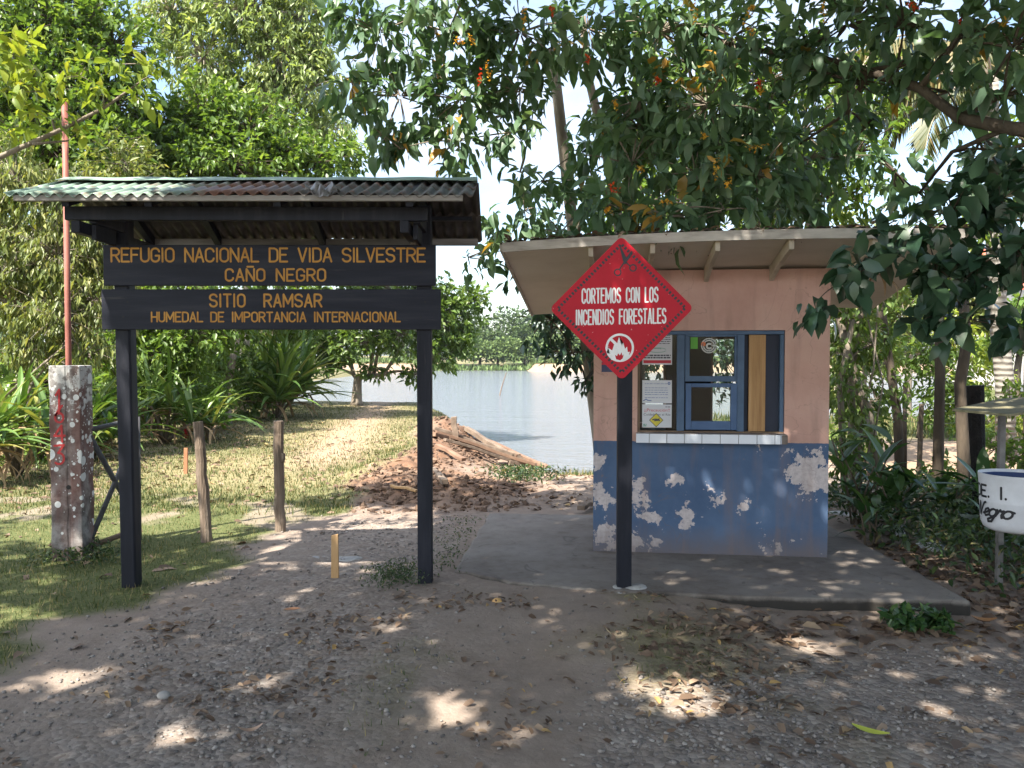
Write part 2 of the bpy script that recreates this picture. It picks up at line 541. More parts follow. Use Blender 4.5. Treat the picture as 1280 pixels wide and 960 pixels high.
def stroke_mesh(mb, strokes, t, fn, lift0=0.0, dl=0.00025):
    """flat painted strokes of width t with round ends; fn(x, y, lift) gives the 3D point"""
    cut = []
    for s in strokes:
        cur = [s[0]]
        for i in range(1, len(s)):
            cur.append(s[i])
            if i < len(s) - 1:
                u_, v_ = Vector((s[i][0] - s[i - 1][0], s[i][1] - s[i - 1][1])), Vector((s[i + 1][0] - s[i][0], s[i + 1][1] - s[i][1]))
                if u_.length > 1e-6 and v_.length > 1e-6 and u_.angle(v_) > R(55):
                    cut.append(cur); cur = [s[i]]
        cut.append(cur)
    for si, s in enumerate(cut):
        pts = [Vector((p[0], p[1])) for p in s]
        pts = [p for i, p in enumerate(pts) if i == 0 or (p - pts[i - 1]).length > 1e-5]
        if len(pts) < 2: continue
        lift = lift0 + dl * (si % 5)
        A, B = [], []
        n = len(pts)
        for i, p in enumerate(pts):
            d0 = (p - pts[i - 1]).normalized() if i else (pts[1] - p).normalized()
            d1 = (pts[i + 1] - p).normalized() if i < n - 1 else d0
            d = d0 + d1
            d = d.normalized() if d.length > 1e-3 else d0
            nn = Vector((-d.y, d.x))
            c = max(.45, abs(nn.dot(Vector((-d0.y, d0.x)))))
            A.append(p + nn * t / 2 / c); B.append(p - nn * t / 2 / c)
        closed = len(pts) > 4 and (pts[0] - pts[-1]).length < t * .3
        if closed:
            A[-1], B[-1] = A[0], B[0]
        def cap(p, d):
            return [p + Vector((d.x * math.cos(a) - d.y * math.sin(a), d.x * math.sin(a) + d.y * math.cos(a))) * t / 2 for a in [R(-90 + 30 * i) for i in range(7)]]
        mb.strip([fn(q.x, q.y, lift) for q in A], [fn(q.x, q.y, lift) for q in B])
        for p, d in () if closed else ((pts[-1], (pts[-1] - pts[-2]).normalized()), (pts[0], (pts[0] - pts[1]).normalized())):
            c = cap(p, d)
            mb.add([fn(q.x, q.y, lift) for q in c], [tuple(range(7))])

# ------------------------------------------------------------------ terrain
LAKE = -1.3

def G0(x, y):
    x = np.asarray(x, float); y = np.asarray(y, float)
    z = .05 * (fbm(x * .5, y * .5, 3) - .5) + .035 * (fbm(x * 1.7, y * .9, 8) - .5) * (1 - ss(5.2, 6, y) * ss(-.8, -.4, x) * (1 - ss(9, 10, y)))
    crest = -1.75 + .25 * np.sin(y * .6) - .12 * (y > 19) * (y - 19)
    ramp_ = ss(-.1, 1.9, x - crest) * (1 - ss(2.6, 5.0, x)) * ss(9.6, 22.5, y)
    z = z - 1.5 * ramp_
    # mound of dug-up earth beside the ramp
    mx, my = (x + 1.05), (y - 9.9)
    z = z + .04 * ss(-1.6, -.6, x) * (1 - ss(.9, 1.8, x)) * ss(4.0, 5.2, y) * (1 - ss(6, 7, y))
    z = z + .17 * np.exp(-(mx / .85) ** 2 - (my / .75) ** 2) * (.5 + fbm(x * 3, y * 3, 9))
    m2 = np.exp(-((x + 1.3 - (y - 14) * .09) / .6) ** 2) * ss(10, 11.5, y) * (1 - ss(18.5, 21.5, y))
    z = z + .16 * m2 * (.5 + fbm(x * 2, y * 2, 11))
    z = z + .44 * np.exp(-((y - 17.2 + .25 * x) / 1.2) ** 2) * ss(-2.3, -1.3, x) * (1 - ss(-.3, 1.5, x)) * (.65 + .7 * fbm(x * 2.4, y * 2.4, 12))
    shore = fbm(x * .12, y * .0 + 4.2, 21) * 2.4
    lakeside = ss(-26, -20, x) * (1 - ss(0, 2.5, x - (.5 * y + 2.5 + .6 * np.sin(y * .5))))
    back = np.where(x < -1.6, 29.5, np.where(x < 4.2, 23.0, 21.5))
    z = z - 2.8 * ss(0, 4.5, y - back - shore + 1) * lakeside * (1 - ss(140, 156, y + 6 * fbm(x * .03, 0 * x, 5)))
    z = z - .95 * ss(120, 150, y) + 1.0 * ss(150, 163, y) + 1.6 * ss(165, 230, y)
    z = z - .042 * ss(.6, 1.8, x) * (1 - ss(5.2, 6.2, y)) * ss(1, 3, y)
    return z

def Gz(x, y):
    return float(G0(np.array([x]), np.array([y]))[0])

def axis(fine0, fine1, step, lo, hi, g=1.09):
    a = list(np.arange(fine0, fine1, step))
    s, v, up = step, a[-1], []
    while v < hi:
        s *= g; v += s; up.append(v)
    s, v, dn = step, a[0], []
    while v > lo:
        s *= g; v -= s; dn.append(v)
    return np.array(dn[::-1] + a + up)

LAWN_EDGE = lambda y: -2.66 + (y - 4.4) * .17 + .16 * np.sin(y * 2.3) + .08 * np.sin(y * 6.1)

def masks(x, y):
    n1, n2, n3 = fbm(x * 1.1, y * 1.1, 31), fbm(x * 4, y * 4, 41), fbm(x * .5, y * .5, 51)
    edge = LAWN_EDGE(np.minimum(y, 10)) + .5 * (n1 - .5) + .35 * (n2 - .5)
    lawn = 1 - ss(-.12, .16, x - edge)
    past = ss(9, 11, y)
    crest = -1.9 + .25 * np.sin(y * .6)
    lawn2 = (1 - ss(-.25, .3, x - crest - .6 * (n1 - .5)))
    lawn = lawn * (1 - past) + lawn2 * past
    lawn = lawn * (1 - .7 * ss(.56, .68, fbm(x * 1.7, y * 1.7, 77)) * (1 - past))
    trail = np.exp(-((x + 3.0 - .10 * (14 - y)) / .55) ** 2) * ss(11, 14, y)
    ramp_grass = ss(.5, 1.0, x + .5 * (n1 - .5) - .2) * ss(13, 17, y) * (1 - ss(3, 5, x)) * .8
    right_strip = ss(4, 5, x) * ss(15.5, 17, y) + ss(1.5, 3, x) * ss(19, 20, y)
    far = ss(30, 40, y)
    grass = np.clip(np.maximum.reduce([lawn * (1 - .85 * trail), ramp_grass, right_strip, far * 1.0]), 0, 1)
    patch = ss(.52, .66, n1) * (1 - lawn) * .55 * ss(3.2, 4.2, y) * (1 - ss(5.6, 6.2, y)) * ss(-.9, -.3, x) * (1 - ss(.7, 1.4, x))
    grass = np.maximum(grass, patch)
    # straw: sun-dried grass further back on the lawn
    dry = lawn * ss(8.6, 11, y + 2 * (n1 - .5)) * (.55 + .45 * ss(.4, .6, n3))
    dry = np.maximum(dry, ss(.45, .6, n1) * (1 - lawn) * ss(-.5, .1, x) * (1 - ss(1.0, 1.8, x)) * (1 - ss(5.4, 6, y)) * .6)
    gravel = np.exp(-((x + 1.25 - .05 * (y - 5)) / .85) ** 2) * (1 - ss(8.3, 9.4, y)) * (.55 + .6 * n1)
    gravel = np.maximum(gravel, ss(.30, .62, n1 + .15) * ss(.0, .9, x + .8 * (4 - y)) * (1 - ss(4.4, 5.0, y)) * .95)
    mud = np.exp(-((x + 1.0) / 1.15) ** 2 - ((y - 10.4) / 1.5) ** 2) * 1.5
    mud = np.maximum(mud, 1.3 * np.exp(-((x + 1.35 - (y - 14) * .1) / .75) ** 2) * ss(9, 10.5, y) * (1 - ss(20, 24, y)))
    mud = np.clip(mud * (.6 + .8 * n2), 0, 1) * (1 - lawn * .7)
    mud = np.maximum(mud, np.clip(ss(-.2, .4, x - crest) * ss(14, 20, y) * (1 - ss(.9, 1.8, x)), 0, 1))
    sand = ss(126, 140, y) * (1 - ss(166, 171, y + 6 * (n3 - .5)))
    sand = np.maximum(sand, ss(4.2, 5.2, x) * ss(8.6, 9.6, y) * (1 - ss(15, 16.6, y)) * (.6 + .6 * n1))
    sand = np.maximum(sand, trail * .9)
    return grass, dry, gravel, mud, np.clip(sand, 0, 1)

# ------------------------------------------------------------------ ground
xs = axis(-6.5, 6.5, .055, -900, 900, 1.10)
ys = axis(2.4, 13.0, .05, -60, 1500, 1.045)
gx, gy = np.meshgrid(xs, ys)
X, Y = gx.ravel(), gy.ravel()
grass_m, dry_m, gravel_m, mud_m, sand_m = masks(X, Y)
Z = G0(X, Y)
near = (np.abs(X) < 12) & (Y < 26)
Z = Z + near * ((fbm(X * 7, Y * 7, 61) - .5) * (.018 + .10 * mud_m * (1 - grass_m)) + (fbm(X * 19, Y * 19, 67) - .5) * (.010 + .05 * mud_m * (1 - grass_m)))
nx, ny = len(xs), len(ys)
idx = np.arange(nx * ny).reshape(ny, nx)
quads = np.stack([idx[:-1, :-1], idx[:-1, 1:], idx[1:, 1:], idx[1:, :-1]], -1).reshape(-1, 4)
me = bpy.data.meshes.new('ground')
me.vertices.add(nx * ny); me.vertices.foreach_set('co', np.stack([X, Y, Z], 1).ravel().astype(np.float32))
me.loops.add(quads.size); me.loops.foreach_set('vertex_index', quads.ravel().astype(np.int32))
me.polygons.add(len(quads))
me.polygons.foreach_set('loop_start', np.arange(0, quads.size, 4, dtype=np.int32))
me.polygons.foreach_set('loop_total', np.full(len(quads), 4, np.int32))
me.polygons.foreach_set('use_smooth', np.ones(len(quads), bool))
for nm, arr in (('grass', grass_m), ('dry', dry_m), ('gravel', gravel_m), ('mud', mud_m), ('sand', sand_m)):
    a = me.attributes.new(nm, 'FLOAT', 'POINT'); a.data.foreach_set('value', arr.astype(np.float32))
me.update(calc_edges=True)

m, nt, b, _ = new_mat('ground_soil')
def attr(nm): return nd(nt, 'ShaderNodeAttribute', attribute_name=nm).outputs['Fac']
n_big = noise_out(nt, 1.3, 6, .65)
n_mid = noise_out(nt, 7, 6, .65)
n_fin = noise_out(nt, 42, 5, .7)
vo = nd(nt, 'ShaderNodeTexVoronoi', Scale=34.0); nt.links.new(nd(nt, 'ShaderNodeTexCoord').outputs['Object'], vo.inputs['Vector'])
soil = mixc(nt, n_fin, ramp(nt, n_mid, [(.3, (.17, .128, .10)), (.7, (.305, .242, .195))]), (.235, .186, .151))
soil = mixc(nt, math_(nt, 'MULTIPLY', ramp(nt, n_big, [(.4, (0, 0, 0)), (.65, (1, 1, 1))]), .5), soil, (.28, .233, .195))
grav = ramp(nt, nd(nt, 'ShaderNodeSeparateColor').outputs[0], [(0, (.1, .1, .1))])
sc_ = nd(nt, 'ShaderNodeSeparateColor'); nt.links.new(vo.outputs['Color'], sc_.inputs[0])
grav = ramp(nt, sc_.outputs[0], [(0, (.11, .097, .09)), (.5, (.215, .19, .173)), (.85, (.295, .262, .236)), (1, (.37, .335, .30))])
c = mixc(nt, math_(nt, 'MULTIPLY', attr('gravel'), ramp(nt, n_mid, [(.35, (.15, .15, .15)), (.62, (.9, .9, .9))]), True), soil, grav)
mudc = ramp(nt, n_mid, [(.3, (.10, .058, .038)), (.55, (.175, .103, .066)), (.75, (.25, .155, .102))])
c = mixc(nt, attr('mud'), c, mudc)
sandc = ramp(nt, n_mid, [(.3, (.25, .175, .12)), (.7, (.33, .24, .165))])
gcol = ramp(nt, n_fin, [(.3, (.045, .058, .022)), (.5, (.085, .10, .036)), (.72, (.17, .155, .075))])
c = mixc(nt, attr('grass'), c, gcol)
dryc = ramp(nt, n_fin, [(.28, (.13, .115, .055)), (.5, (.225, .19, .105)), (.75, (.32, .265, .165))])
c = mixc(nt, math_(nt, 'MULTIPLY', attr('dry'), ramp(nt, n_mid, [(.3, (.35, .35, .35)), (.6, (1, 1, 1))]), True), c, dryc)
c = mixc(nt, attr('sand'), c, sandc)
nt.links.new(c, b.inputs['Base Color'])
b.inputs['Roughness'].default_value = .92
b.inputs['Specular IOR Level'].default_value = .15
h = math_(nt, 'ADD', math_(nt, 'MULTIPLY', n_fin, .6), math_(nt, 'MULTIPLY', math_(nt, 'SUBTRACT', 1.0, vo.outputs['Distance']), attr('gravel')))
bump(nt, b, h, .55, .02)
ground = link_mesh('ground', me, m)
tag(ground, 'gravel and bare earth ground with a worn lawn beside it', 'ground', kind='structure')

# lake
m, nt, b, _ = new_mat('lake_water')
b.inputs['Base Color'].default_value = (.13, .142, .16, 1)
b.inputs['Roughness'].default_value = .1
b.inputs['IOR'].default_value = 1.33
w1 = noise_out(nt, 2.2, 4, .65, stretch=(.5, 1.6, 1), coord='Object')
w2 = noise_out(nt, .25, 3, .6, stretch=(.5, 2.5, 1), coord='Object')
bump(nt, b, math_(nt, 'ADD', w1, w2), .8, .16)
lake = MB()
lxs = [-320, -150, -60, 0, 60, 150, 320]; lys = [19.5, 40, 80, 120, 170]
lake.add([(x, y, LAKE) for y in lys for x in lxs], [(j * 7 + i, j * 7 + i + 1, (j + 1) * 7 + i + 1, (j + 1) * 7 + i) for j in range(4) for i in range(6)])
tag(lake.build('lake', m), 'pale rippled lake water reflecting the bright sky', 'lake', kind='structure')

# ------------------------------------------------------------------ kiosk
M_CONC = surf('concrete', [(.25, (.15, .135, .12)), (.5, (.25, .235, .215)), (.75, (.33, .31, .285))], 2.2, .9, .35, fine=40)
slab_px = [(612, 641), (566, 713), (640, 727), (745, 737), (850, 742), (960, 746), (1090, 749), (1215, 751), (1150, 716), (1060, 668), (1020, 648)]
mb = MB()
top = [gp(px, py, .05) for px, py in slab_px]
rr = random.Random(4)
# subdivide the outline a little and roughen it
out = []
for i, p in enumerate(top):
    q = top[(i + 1) % len(top)]
    k = max(1, int((q - p).length / .12))
    for j in range(k):
        t = p.lerp(q, j / k)
        out.append(Vector((t.x + rr.uniform(-.012, .012), t.y + rr.uniform(-.012, .012), .05)))
mb.prism([(p.x, p.y, -.18) for p in out], (0, 0, .23))
m, nt, b, _ = new_mat('slab_concrete')
f1 = noise_out(nt, 1.4, 7, .65); f2 = noise_out(nt, 9, 6, .65)
cc = ramp(nt, f1, [(.3, (.10, .078, .062)), (.5, (.155, .130, .11)), (.7, (.215, .195, .172))])
cc = mixc(nt, ramp(nt, f2, [(.35, (.0, 0, 0)), (.7, (.4, .4, .4))]), cc, (.25, .225, .20))
mu = nd(nt, 'ShaderNodeTexMusgrave') if hasattr(bpy.types, 'ShaderNodeTexMusgrave') else None
crk = noise_out(nt, 1.1, 3, .5, dist=1.2)
crk = ramp(nt, math_(nt, 'ABSOLUTE', math_(nt, 'SUBTRACT', crk, .5)), [(0, (1, 1, 1)), (.0035, (0, 0, 0))])
cc = mixc(nt, math_(nt, 'MULTIPLY', crk, .6), cc, (.06, .055, .05))
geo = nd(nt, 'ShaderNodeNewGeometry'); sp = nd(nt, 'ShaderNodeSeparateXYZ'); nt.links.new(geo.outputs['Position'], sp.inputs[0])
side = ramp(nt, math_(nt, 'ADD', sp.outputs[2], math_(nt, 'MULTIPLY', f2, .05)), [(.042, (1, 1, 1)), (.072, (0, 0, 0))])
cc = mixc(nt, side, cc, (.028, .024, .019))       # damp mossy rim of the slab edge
nt.links.new(cc, b.inputs['Base Color']); b.inputs['Roughness'].default_value = .88
bump(nt, b, f2, .35, .01)
tag(mb.build('pavement', m, bevel=.02), 'worn concrete slab with cracked surface under the kiosk', 'pavement', kind='structure')

KA = -R(7.0)
KC, KS = math.cos(KA), math.sin(KA)
K0 = Vector((.645, 6.70, .048))
def kw(u, v, w=0): return Vector((K0.x + u * KC - v * KS, K0.y + u * KS + v * KC, K0.z + w))
def ku(px, v):
    """u where the sight line of column px meets the plane v"""
    t = (px - 640) / F
    return (K0.x - v * KS - t * (K0.y + v * KC)) / (t * KS - KC)
def kwz(py, u, v):
    """height above the slab where row py meets the plane v at u"""
    p = kw(u, v)
    d = ray(640, py)
    return EYE + d.z / d.y * p.y - K0.z
KW, KD, KH = ku(1037, 0), 1.38, 2.22
kiosk = thing('ticket_kiosk', 'small pink and blue ticket kiosk with peeling paint on concrete slab', 'kiosk', K0, KA, local=True)
U0, U1 = ku(797, 0), ku(981, 0)
W0, W1 = kwz(541, .87, 0), kwz(413, .87, 0)
T = .11
# painted walls, pink above and blue below, plaster showing where the paint has come off
m, nt, b, _ = new_mat('kiosk_paint')
tcn = nd(nt, 'ShaderNodeTexCoord'); sp = nd(nt, 'ShaderNodeSeparateXYZ'); nt.links.new(tcn.outputs['Object'], sp.inputs[0])
nA = noise_out(nt, 1.6, 6, .65); nB = noise_out(nt, 6.5, 8, .68); nC = noise_out(nt, 30, 5, .6)
pink = ramp(nt, nA, [(.3, (.47, .275, .22)), (.5, (.55, .34, .275)), (.7, (.60, .395, .325))])
blue = ramp(nt, nA, [(.3, (.055, .094, .175)), (.7, (.098, .152, .25))])
edgez = math_(nt, 'ADD', sp.outputs[2], math_(nt, 'MULTIPLY', math_(nt, 'SUBTRACT', nC, .5), .012))
base = mixc(nt, math_(nt, 'GREATER_THAN', edgez, .882), blue, pink)
def spot(cx, cz, r, st=1.0):
    cxn = nd(nt, 'ShaderNodeCombineXYZ'); nt.links.new(sp.outputs[0], cxn.inputs[0]); nt.links.new(sp.outputs[2], cxn.inputs[2])
    d = nd(nt, 'ShaderNodeVectorMath', operation='DISTANCE'); nt.links.new(cxn.outputs[0], d.inputs[0])
    d.inputs[1].default_value = (cx, 0, cz)
    return math_(nt, 'MULTIPLY', math_(nt, 'SUBTRACT', 1.0, math_(nt, 'DIVIDE', d.outputs['Value'], r), True), st)
wear = spot(KW - .15, .64, .26, 1.25)
for a in ((.05, .45, .18, .8), (.1, .12, .26, .75), (.33, .52, .17, .8), (.42, .30, .17, .8), (.75, .28, .17, .8), (.95, .42, .13, .75), (1.18, .38, .11, .9),
          (.06, .72, .16, .85), (.62, .60, .13, .7), (1.45, .1, .2, .5), (.3, .05, .4, .6)):
    wear = math_(nt, 'MAXIMUM', wear, spot(*a))
wear = math_(nt, 'ADD', math_(nt, 'MULTIPLY', wear, .55), math_(nt, 'MULTIPLY', math_(nt, 'SUBTRACT', nB, .5), 1.7))
lowz = ramp(nt, sp.outputs[2], [(.86, (1, 1, 1)), (.90, (.0, .0, .0))])
fleck = math_(nt, 'GREATER_THAN', math_(nt, 'ADD', noise_out(nt, 17, 4, .6), math_(nt, 'MULTIPLY', wear, .16)), .70)
peel = math_(nt, 'MULTIPLY', math_(nt, 'MAXIMUM', math_(nt, 'GREATER_THAN', wear, .27), fleck), lowz)
pc = ramp(nt, nC, [(.3, (.40, .35, .345)), (.6, (.56, .50, .49)), (.8, (.33, .25, .21))])
base = mixc(nt, peel, base, pc)
dirt = math_(nt, 'MULTIPLY', ramp(nt, math_(nt, 'ADD', sp.outputs[2], math_(nt, 'MULTIPLY', nB, .25)), [(.13, (1, 1, 1)), (.36, (0, 0, 0))]), .75)
base = mixc(nt, dirt, base, (.16, .13, .12))
stain = math_(nt, 'MULTIPLY', ramp(nt, noise_out(nt, 3.2, 5, .6, stretch=(2.5, 1, .35)), [(.50, (0, 0, 0)), (.72, (1, 1, 1))]), .42)
hair = ramp(nt, math_(nt, 'ABSOLUTE', math_(nt, 'SUBTRACT', noise_out(nt, 1.9, 4, .55, dist=.8), .52)), [(0, (1, 1, 1)), (.003, (0, 0, 0))])
base = mixc(nt, math_(nt, 'MULTIPLY', hair, .35), base, (.17, .12, .10))
base = mixc(nt, math_(nt, 'MULTIPLY', ramp(nt, noise_out(nt, 21, 3, .5), [(.70, (0, 0, 0)), (.74, (1, 1, 1))]), .5), base, (.20, .15, .13))
base = mixc(nt, stain, base, (.22, .15, .12))
nt.links.new(base, b.inputs['Base Color']); b.inputs['Roughness'].default_value = .75
b.inputs['Specular IOR Level'].default_value = .25
bump(nt, b, math_(nt, 'ADD', math_(nt, 'MULTIPLY', peel, -.8), math_(nt, 'MULTIPLY', nC, .35)), .4, .008)
M_WALL = m
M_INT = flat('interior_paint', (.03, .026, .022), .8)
mb = MB()
# front wall round the window opening
mb.box(0, U0, 0, T, 0, KH).box(U1, KW, 0, T, 0, KH).box(U0, U1, 0, T, 0, W0).box(U0, U1, 0, T, W1, KH)
mb.box(0, T, T, KD - T, 0, KH - .16).box(KW - T, KW, T, KD - T, 0, KH - .16)
bo = [(ku(796, KD), ku(829, KD)), (ku(889.5, KD), ku(926, KD))]
wb0, wb1 = kwz(528, .9, KD), kwz(424, .9, KD)
H2 = KH - .22
mb.box(0, bo[0][0], KD - T, KD, 0, H2).box(bo[0][1], bo[1][0], KD - T, KD, 0, H2).box(bo[1][1], KW, KD - T, KD, 0, H2)
for p, q in bo:
    mb.box(p, q, KD - T, KD, 0, wb0).box(p, q, KD - T, KD, wb1, H2)
mb.build('wall', M_WALL, kiosk)
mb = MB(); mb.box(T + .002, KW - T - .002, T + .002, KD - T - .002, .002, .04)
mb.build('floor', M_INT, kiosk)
mb = MB(); mb.box(bo[0][1] + .02, bo[1][0] - .02, KD - T - .03, KD - T - .004, .5, 1.85).box(bo[1][1] + .01, KW - T - .01, KD - T - .03, KD - T - .004, .1, 1.85)  # thin near-black panels covering the inside of the back wall
mb.build('back_panel', flat('dark_back_panel', (.015, .014, .014), .8), kiosk)

# shed roof: plywood soffit, timber fascia bowed in the middle, corrugated sheets on top
RV0, RV1, RU0, RU1 = -.78, 1.46, -.62, 2.53
def rz(u, v): return 2.245 - .16 * v - .040 * ((u - 1.35) / 1.6) ** 2
def roof_sheet(lift, thick, ext, nu=26, nv=8, corr=0.0):
    mb = MB()
    for sgn in (0, 1):
        n0 = len(mb.v)
        for i in range(nu + 1):
            for j in range(nv + 1):
                u = RU0 - ext + (RU1 - RU0 + 2 * ext) * i / nu; v = RV0 - ext + (RV1 - RV0 + 2 * ext) * j / nv
                mb.v.append((u, v, rz(u, v) + lift + sgn * thick + corr * math.sin(u * 2 * math.pi / .085)))
        for i in range(nu):
            for j in range(nv):
                q = [n0 + i * (nv + 1) + j, n0 + (i + 1) * (nv + 1) + j, n0 + (i + 1) * (nv + 1) + j + 1, n0 + i * (nv + 1) + j + 1]
                mb.f.append(tuple(q if sgn else q[::-1]))
    n1 = (nu + 1) * (nv + 1)
    ring = [i * (nv + 1) for i in range(nu + 1)] + [nu * (nv + 1) + j for j in range(1, nv + 1)] + [i * (nv + 1) + nv for i in range(nu - 1, -1, -1)] + [j for j in range(nv - 1, 0, -1)]
    for a, c in zip(ring, ring[1:] + ring[:1]):
        mb.f.append((a, c, c + n1, a + n1))
    return mb
M_PLY = surf('soffit_board', [(.25, (.50, .45, .36)), (.5, (.63, .58, .49)), (.75, (.70, .66, .57))], 1.4, .8, .15, stretch=(.8, 1.2, 1))
M_WOOD_PALE = surf('weathered_timber', [(.25, (.17, .14, .115)), (.5, (.34, .30, .26)), (.75, (.50, .46, .41))], 5, .85, .4, stretch=(.5, 4, 4))
M_OLDTIN = surf('old_roof_tin', [(.3, (.035, .03, .027)), (.6, (.10, .085, .075)), (.8, (.17, .13, .10))], 4, .7, .2, metal=.2)
roof = roof_sheet(0, .014, 0).build('roof', M_PLY, kiosk, smooth=False)
roof_sheet(.035, .004, .02, nu=330, nv=2, corr=.011).build('roof_sheet', M_OLDTIN, roof)
mb = MB()
nU = 26
for i in range(nU):
    u, u2 = RU0 + (RU1 - RU0) * i / nU, RU0 + (RU1 - RU0) * (i + 1) / nU
    mb.beam((u, RV0 - .012, rz(u, RV0) + .004), (u2, RV0 - .012, rz(u2, RV0) + .004), .024, .066)
mb.beam((RU0 - .011, RV0, rz(RU0, RV0) + .006), (RU0 - .011, RV1, rz(RU0, RV1) + .006), .02, .045)
mb.build('fascia', surf('fascia_timber', [(.25, (.22, .195, .175)), (.5, (.42, .385, .345)), (.75, (.55, .51, .46))], 7, .85, .4, stretch=(.6, 3, 3)), roof)
M_RAFT = surf('rafter_paint', [(.3, (.40, .34, .26)), (.7, (.56, .50, .41))], 6, .8, .25)
for px in (738, 815, 896, 988, 1092):
    v0 = RV0 + .03
    u = ku(px, v0)
    mb = MB()
    zt0, zt1 = rz(u, v0) - .003, rz(u, -.002) - .003
    mb.prism([(u - .017, v0, zt0), (u - .017, v0, zt0 - .085), (u - .017, -.30, zt0 - .155), (u - .017, -.002, zt1 - .115), (u - .017, -.002, zt1)], (.034, 0, 0))
    mb.build('rafter', M_RAFT, kiosk, bevel=.004)

# window: blue frame, mullions, sliding sash, panes
M_BLUE = surf('blue_frame_paint', [(.25, (.045, .085, .15)), (.6, (.075, .13, .215)), (.8, (.10, .155, .24))], 7, .5, .15)
M_FRAMEWOOD = surf('bare_frame_wood', [(.3, (.10, .07, .05)), (.7, (.24, .17, .11))], 8, .8, .3, stretch=(1, 1, .2))
def ux(px): return ku(px, .03)
def wz(py): return kwz(py, .87, .03)
win = MB()
d0, d1 = .012, .075
win.box(U0 + .002, U1 - .002, d0, d1, W1 - .032, W1 - .002)
win.box(ux(846), ux(855.5), d0 + .001, d1 - .001, W0 + .012, W1 - .033).box(ux(921), ux(930), d0 + .001, d1 - .001, W0 + .012, W1 - .033).box(ux(974.5), U1 - .002, d0 + .001, d1 - .001, W0 + .012, W1 - .033)
window = win.build('window', M_BLUE, kiosk, bevel=.003)
mb = MB(); mb.box(U0 + .002, U1 - .002, d0 - .004, d1 + .03, W0 + .001, W0 + .012).box(U0 + .001, U0 + .02, d0, d1, W0 + .013, W1 - .033)
mb.build('bare_sill_board', M_FRAMEWOOD, window)
mb = MB()
for (a, c, e, f) in ((856, 862, 421, 471), (917.5, 921, 421, 471), (856, 921, 415.5, 421), (856, 921, 470, 477)):
    mb.box(ux(a) + .001, ux(c) - .001, .02, .055, wz(f) + .0005, wz(e) - .0005)
mb.build('sash', M_BLUE, window, bevel=.002)
mb = MB()
for (a, c, e, f) in ((857, 864, 479, 537), (913, 921, 479, 537), (864, 913, 479, 484), (864, 913, 526, 537)):
    mb.box(ux(a) + .0005, ux(c) - .0005, .006, .04, wz(f) + .0005, wz(e) - .0005)
mb.build('sash', surf('bright_blue_paint', [(.3, (.04, .09, .19)), (.7, (.07, .13, .25))], 6, .45, .1), window, bevel=.002)
m, nt, b, out_ = new_mat('window_glass')
tr_ = nd(nt, 'ShaderNodeBsdfTransparent'); tr_.inputs[0].default_value = (.86, .9, .88, 1)
gl = nd(nt, 'ShaderNodeBsdfGlossy'); gl.inputs['Roughness'].default_value = .02
fr = nd(nt, 'ShaderNodeFresnel'); fr.inputs[0].default_value = 1.25
mx = nd(nt, 'ShaderNodeMixShader')
nt.links.new(fr.outputs[0], mx.inputs[0]); nt.links.new(tr_.outputs[0], mx.inputs[1]); nt.links.new(gl.outputs[0], mx.inputs[2]); nt.links.new(mx.outputs[0], out_.inputs[0])
M_GLASS = m
for (a, c, e, f, yy) in ((862, 917.5, 421, 470, .037), (864, 913, 484, 526, .024), (802, 846, 419, 537, .04)):
    mb = MB(); mb.box(ux(a), ux(c), yy, yy + .004, wz(f), wz(e)); mb.build('pane', M_GLASS, window)
mb = MB(); mb.box(ux(936), ux(957), .03, .055, W0 + .013, W1 - .034)
mb.build('shutter_board', surf('golden_plank', [(.25, (.26, .135, .05)), (.5, (.42, .24, .10)), (.8, (.55, .34, .16))], 3.2, .6, .2, stretch=(7, 7, .45)), window, bevel=.003)
mb = MB(); mb.box(ux(957) + .002, ux(974.5) - .002, .05, .07, W0 + .013, W1 - .034).box(ux(930) + .002, ux(936) - .004, .06, .07, W0 + .013, W1 - .034)  # dark panels standing in for the gaps onto the dim interior
mb.build('dark_gap', flat('gap_navy', (.018, .024, .045), .6), window)
# stickers on the glass
def disc(mb, cx, cz, y, r, r2=0.0, n=28, a0=0, a1=360):
    A = [(cx + r * math.cos(R(a0 + (a1 - a0) * i / n)), y, cz + r * math.sin(R(a0 + (a1 - a0) * i / n))) for i in range(n + 1)]
    B = [(cx + r2 * math.cos(R(a0 + (a1 - a0) * i / n)), y, cz + r2 * math.sin(R(a0 + (a1 - a0) * i / n))) for i in range(n + 1)]
    mb.strip(A, B)
    return mb
su, sw = ux(886), wz(432)
mb = MB(); disc(mb, su, sw, .0355, .060, .036, a0=12, a1=348); disc(mb, su + .002, sw - .004, .0355, .026, .011, a0=40, a1=330)
mb.add([(su + .020, .0352, sw - .006), (su + .062, .0352, sw - .006), (su + .062, .0352, sw + .006), (su + .020, .0352, sw + .006)], [(0, 1, 2, 3)])
st = mb.build('sticker', flat('sticker_white', (.55, .55, .52)), window)
mb = MB(); disc(mb, su - .042, sw + .012, .0348, .018); mb.build('emblem', flat('sticker_orange', (.6, .16, .06)), st)
mb = MB()
stroke_mesh(mb, [arc(su, sw, .048, .048, 20 + 24 * i, 34 + 24 * i, 3) for i in range(14)], .008, lambda x, y, l: (x, .0349 - l, y))
mb.build('lettering', flat('sticker_grey', (.09, .1, .1)), st)
mb = MB(); mb.box(ux(863), ux(872), .0345, .0365, wz(436), wz(421.5))
mb.build('sticker', flat('sticker_green', (.10, .36, .03), .5), window)['label'] = 'small bright green sticker'

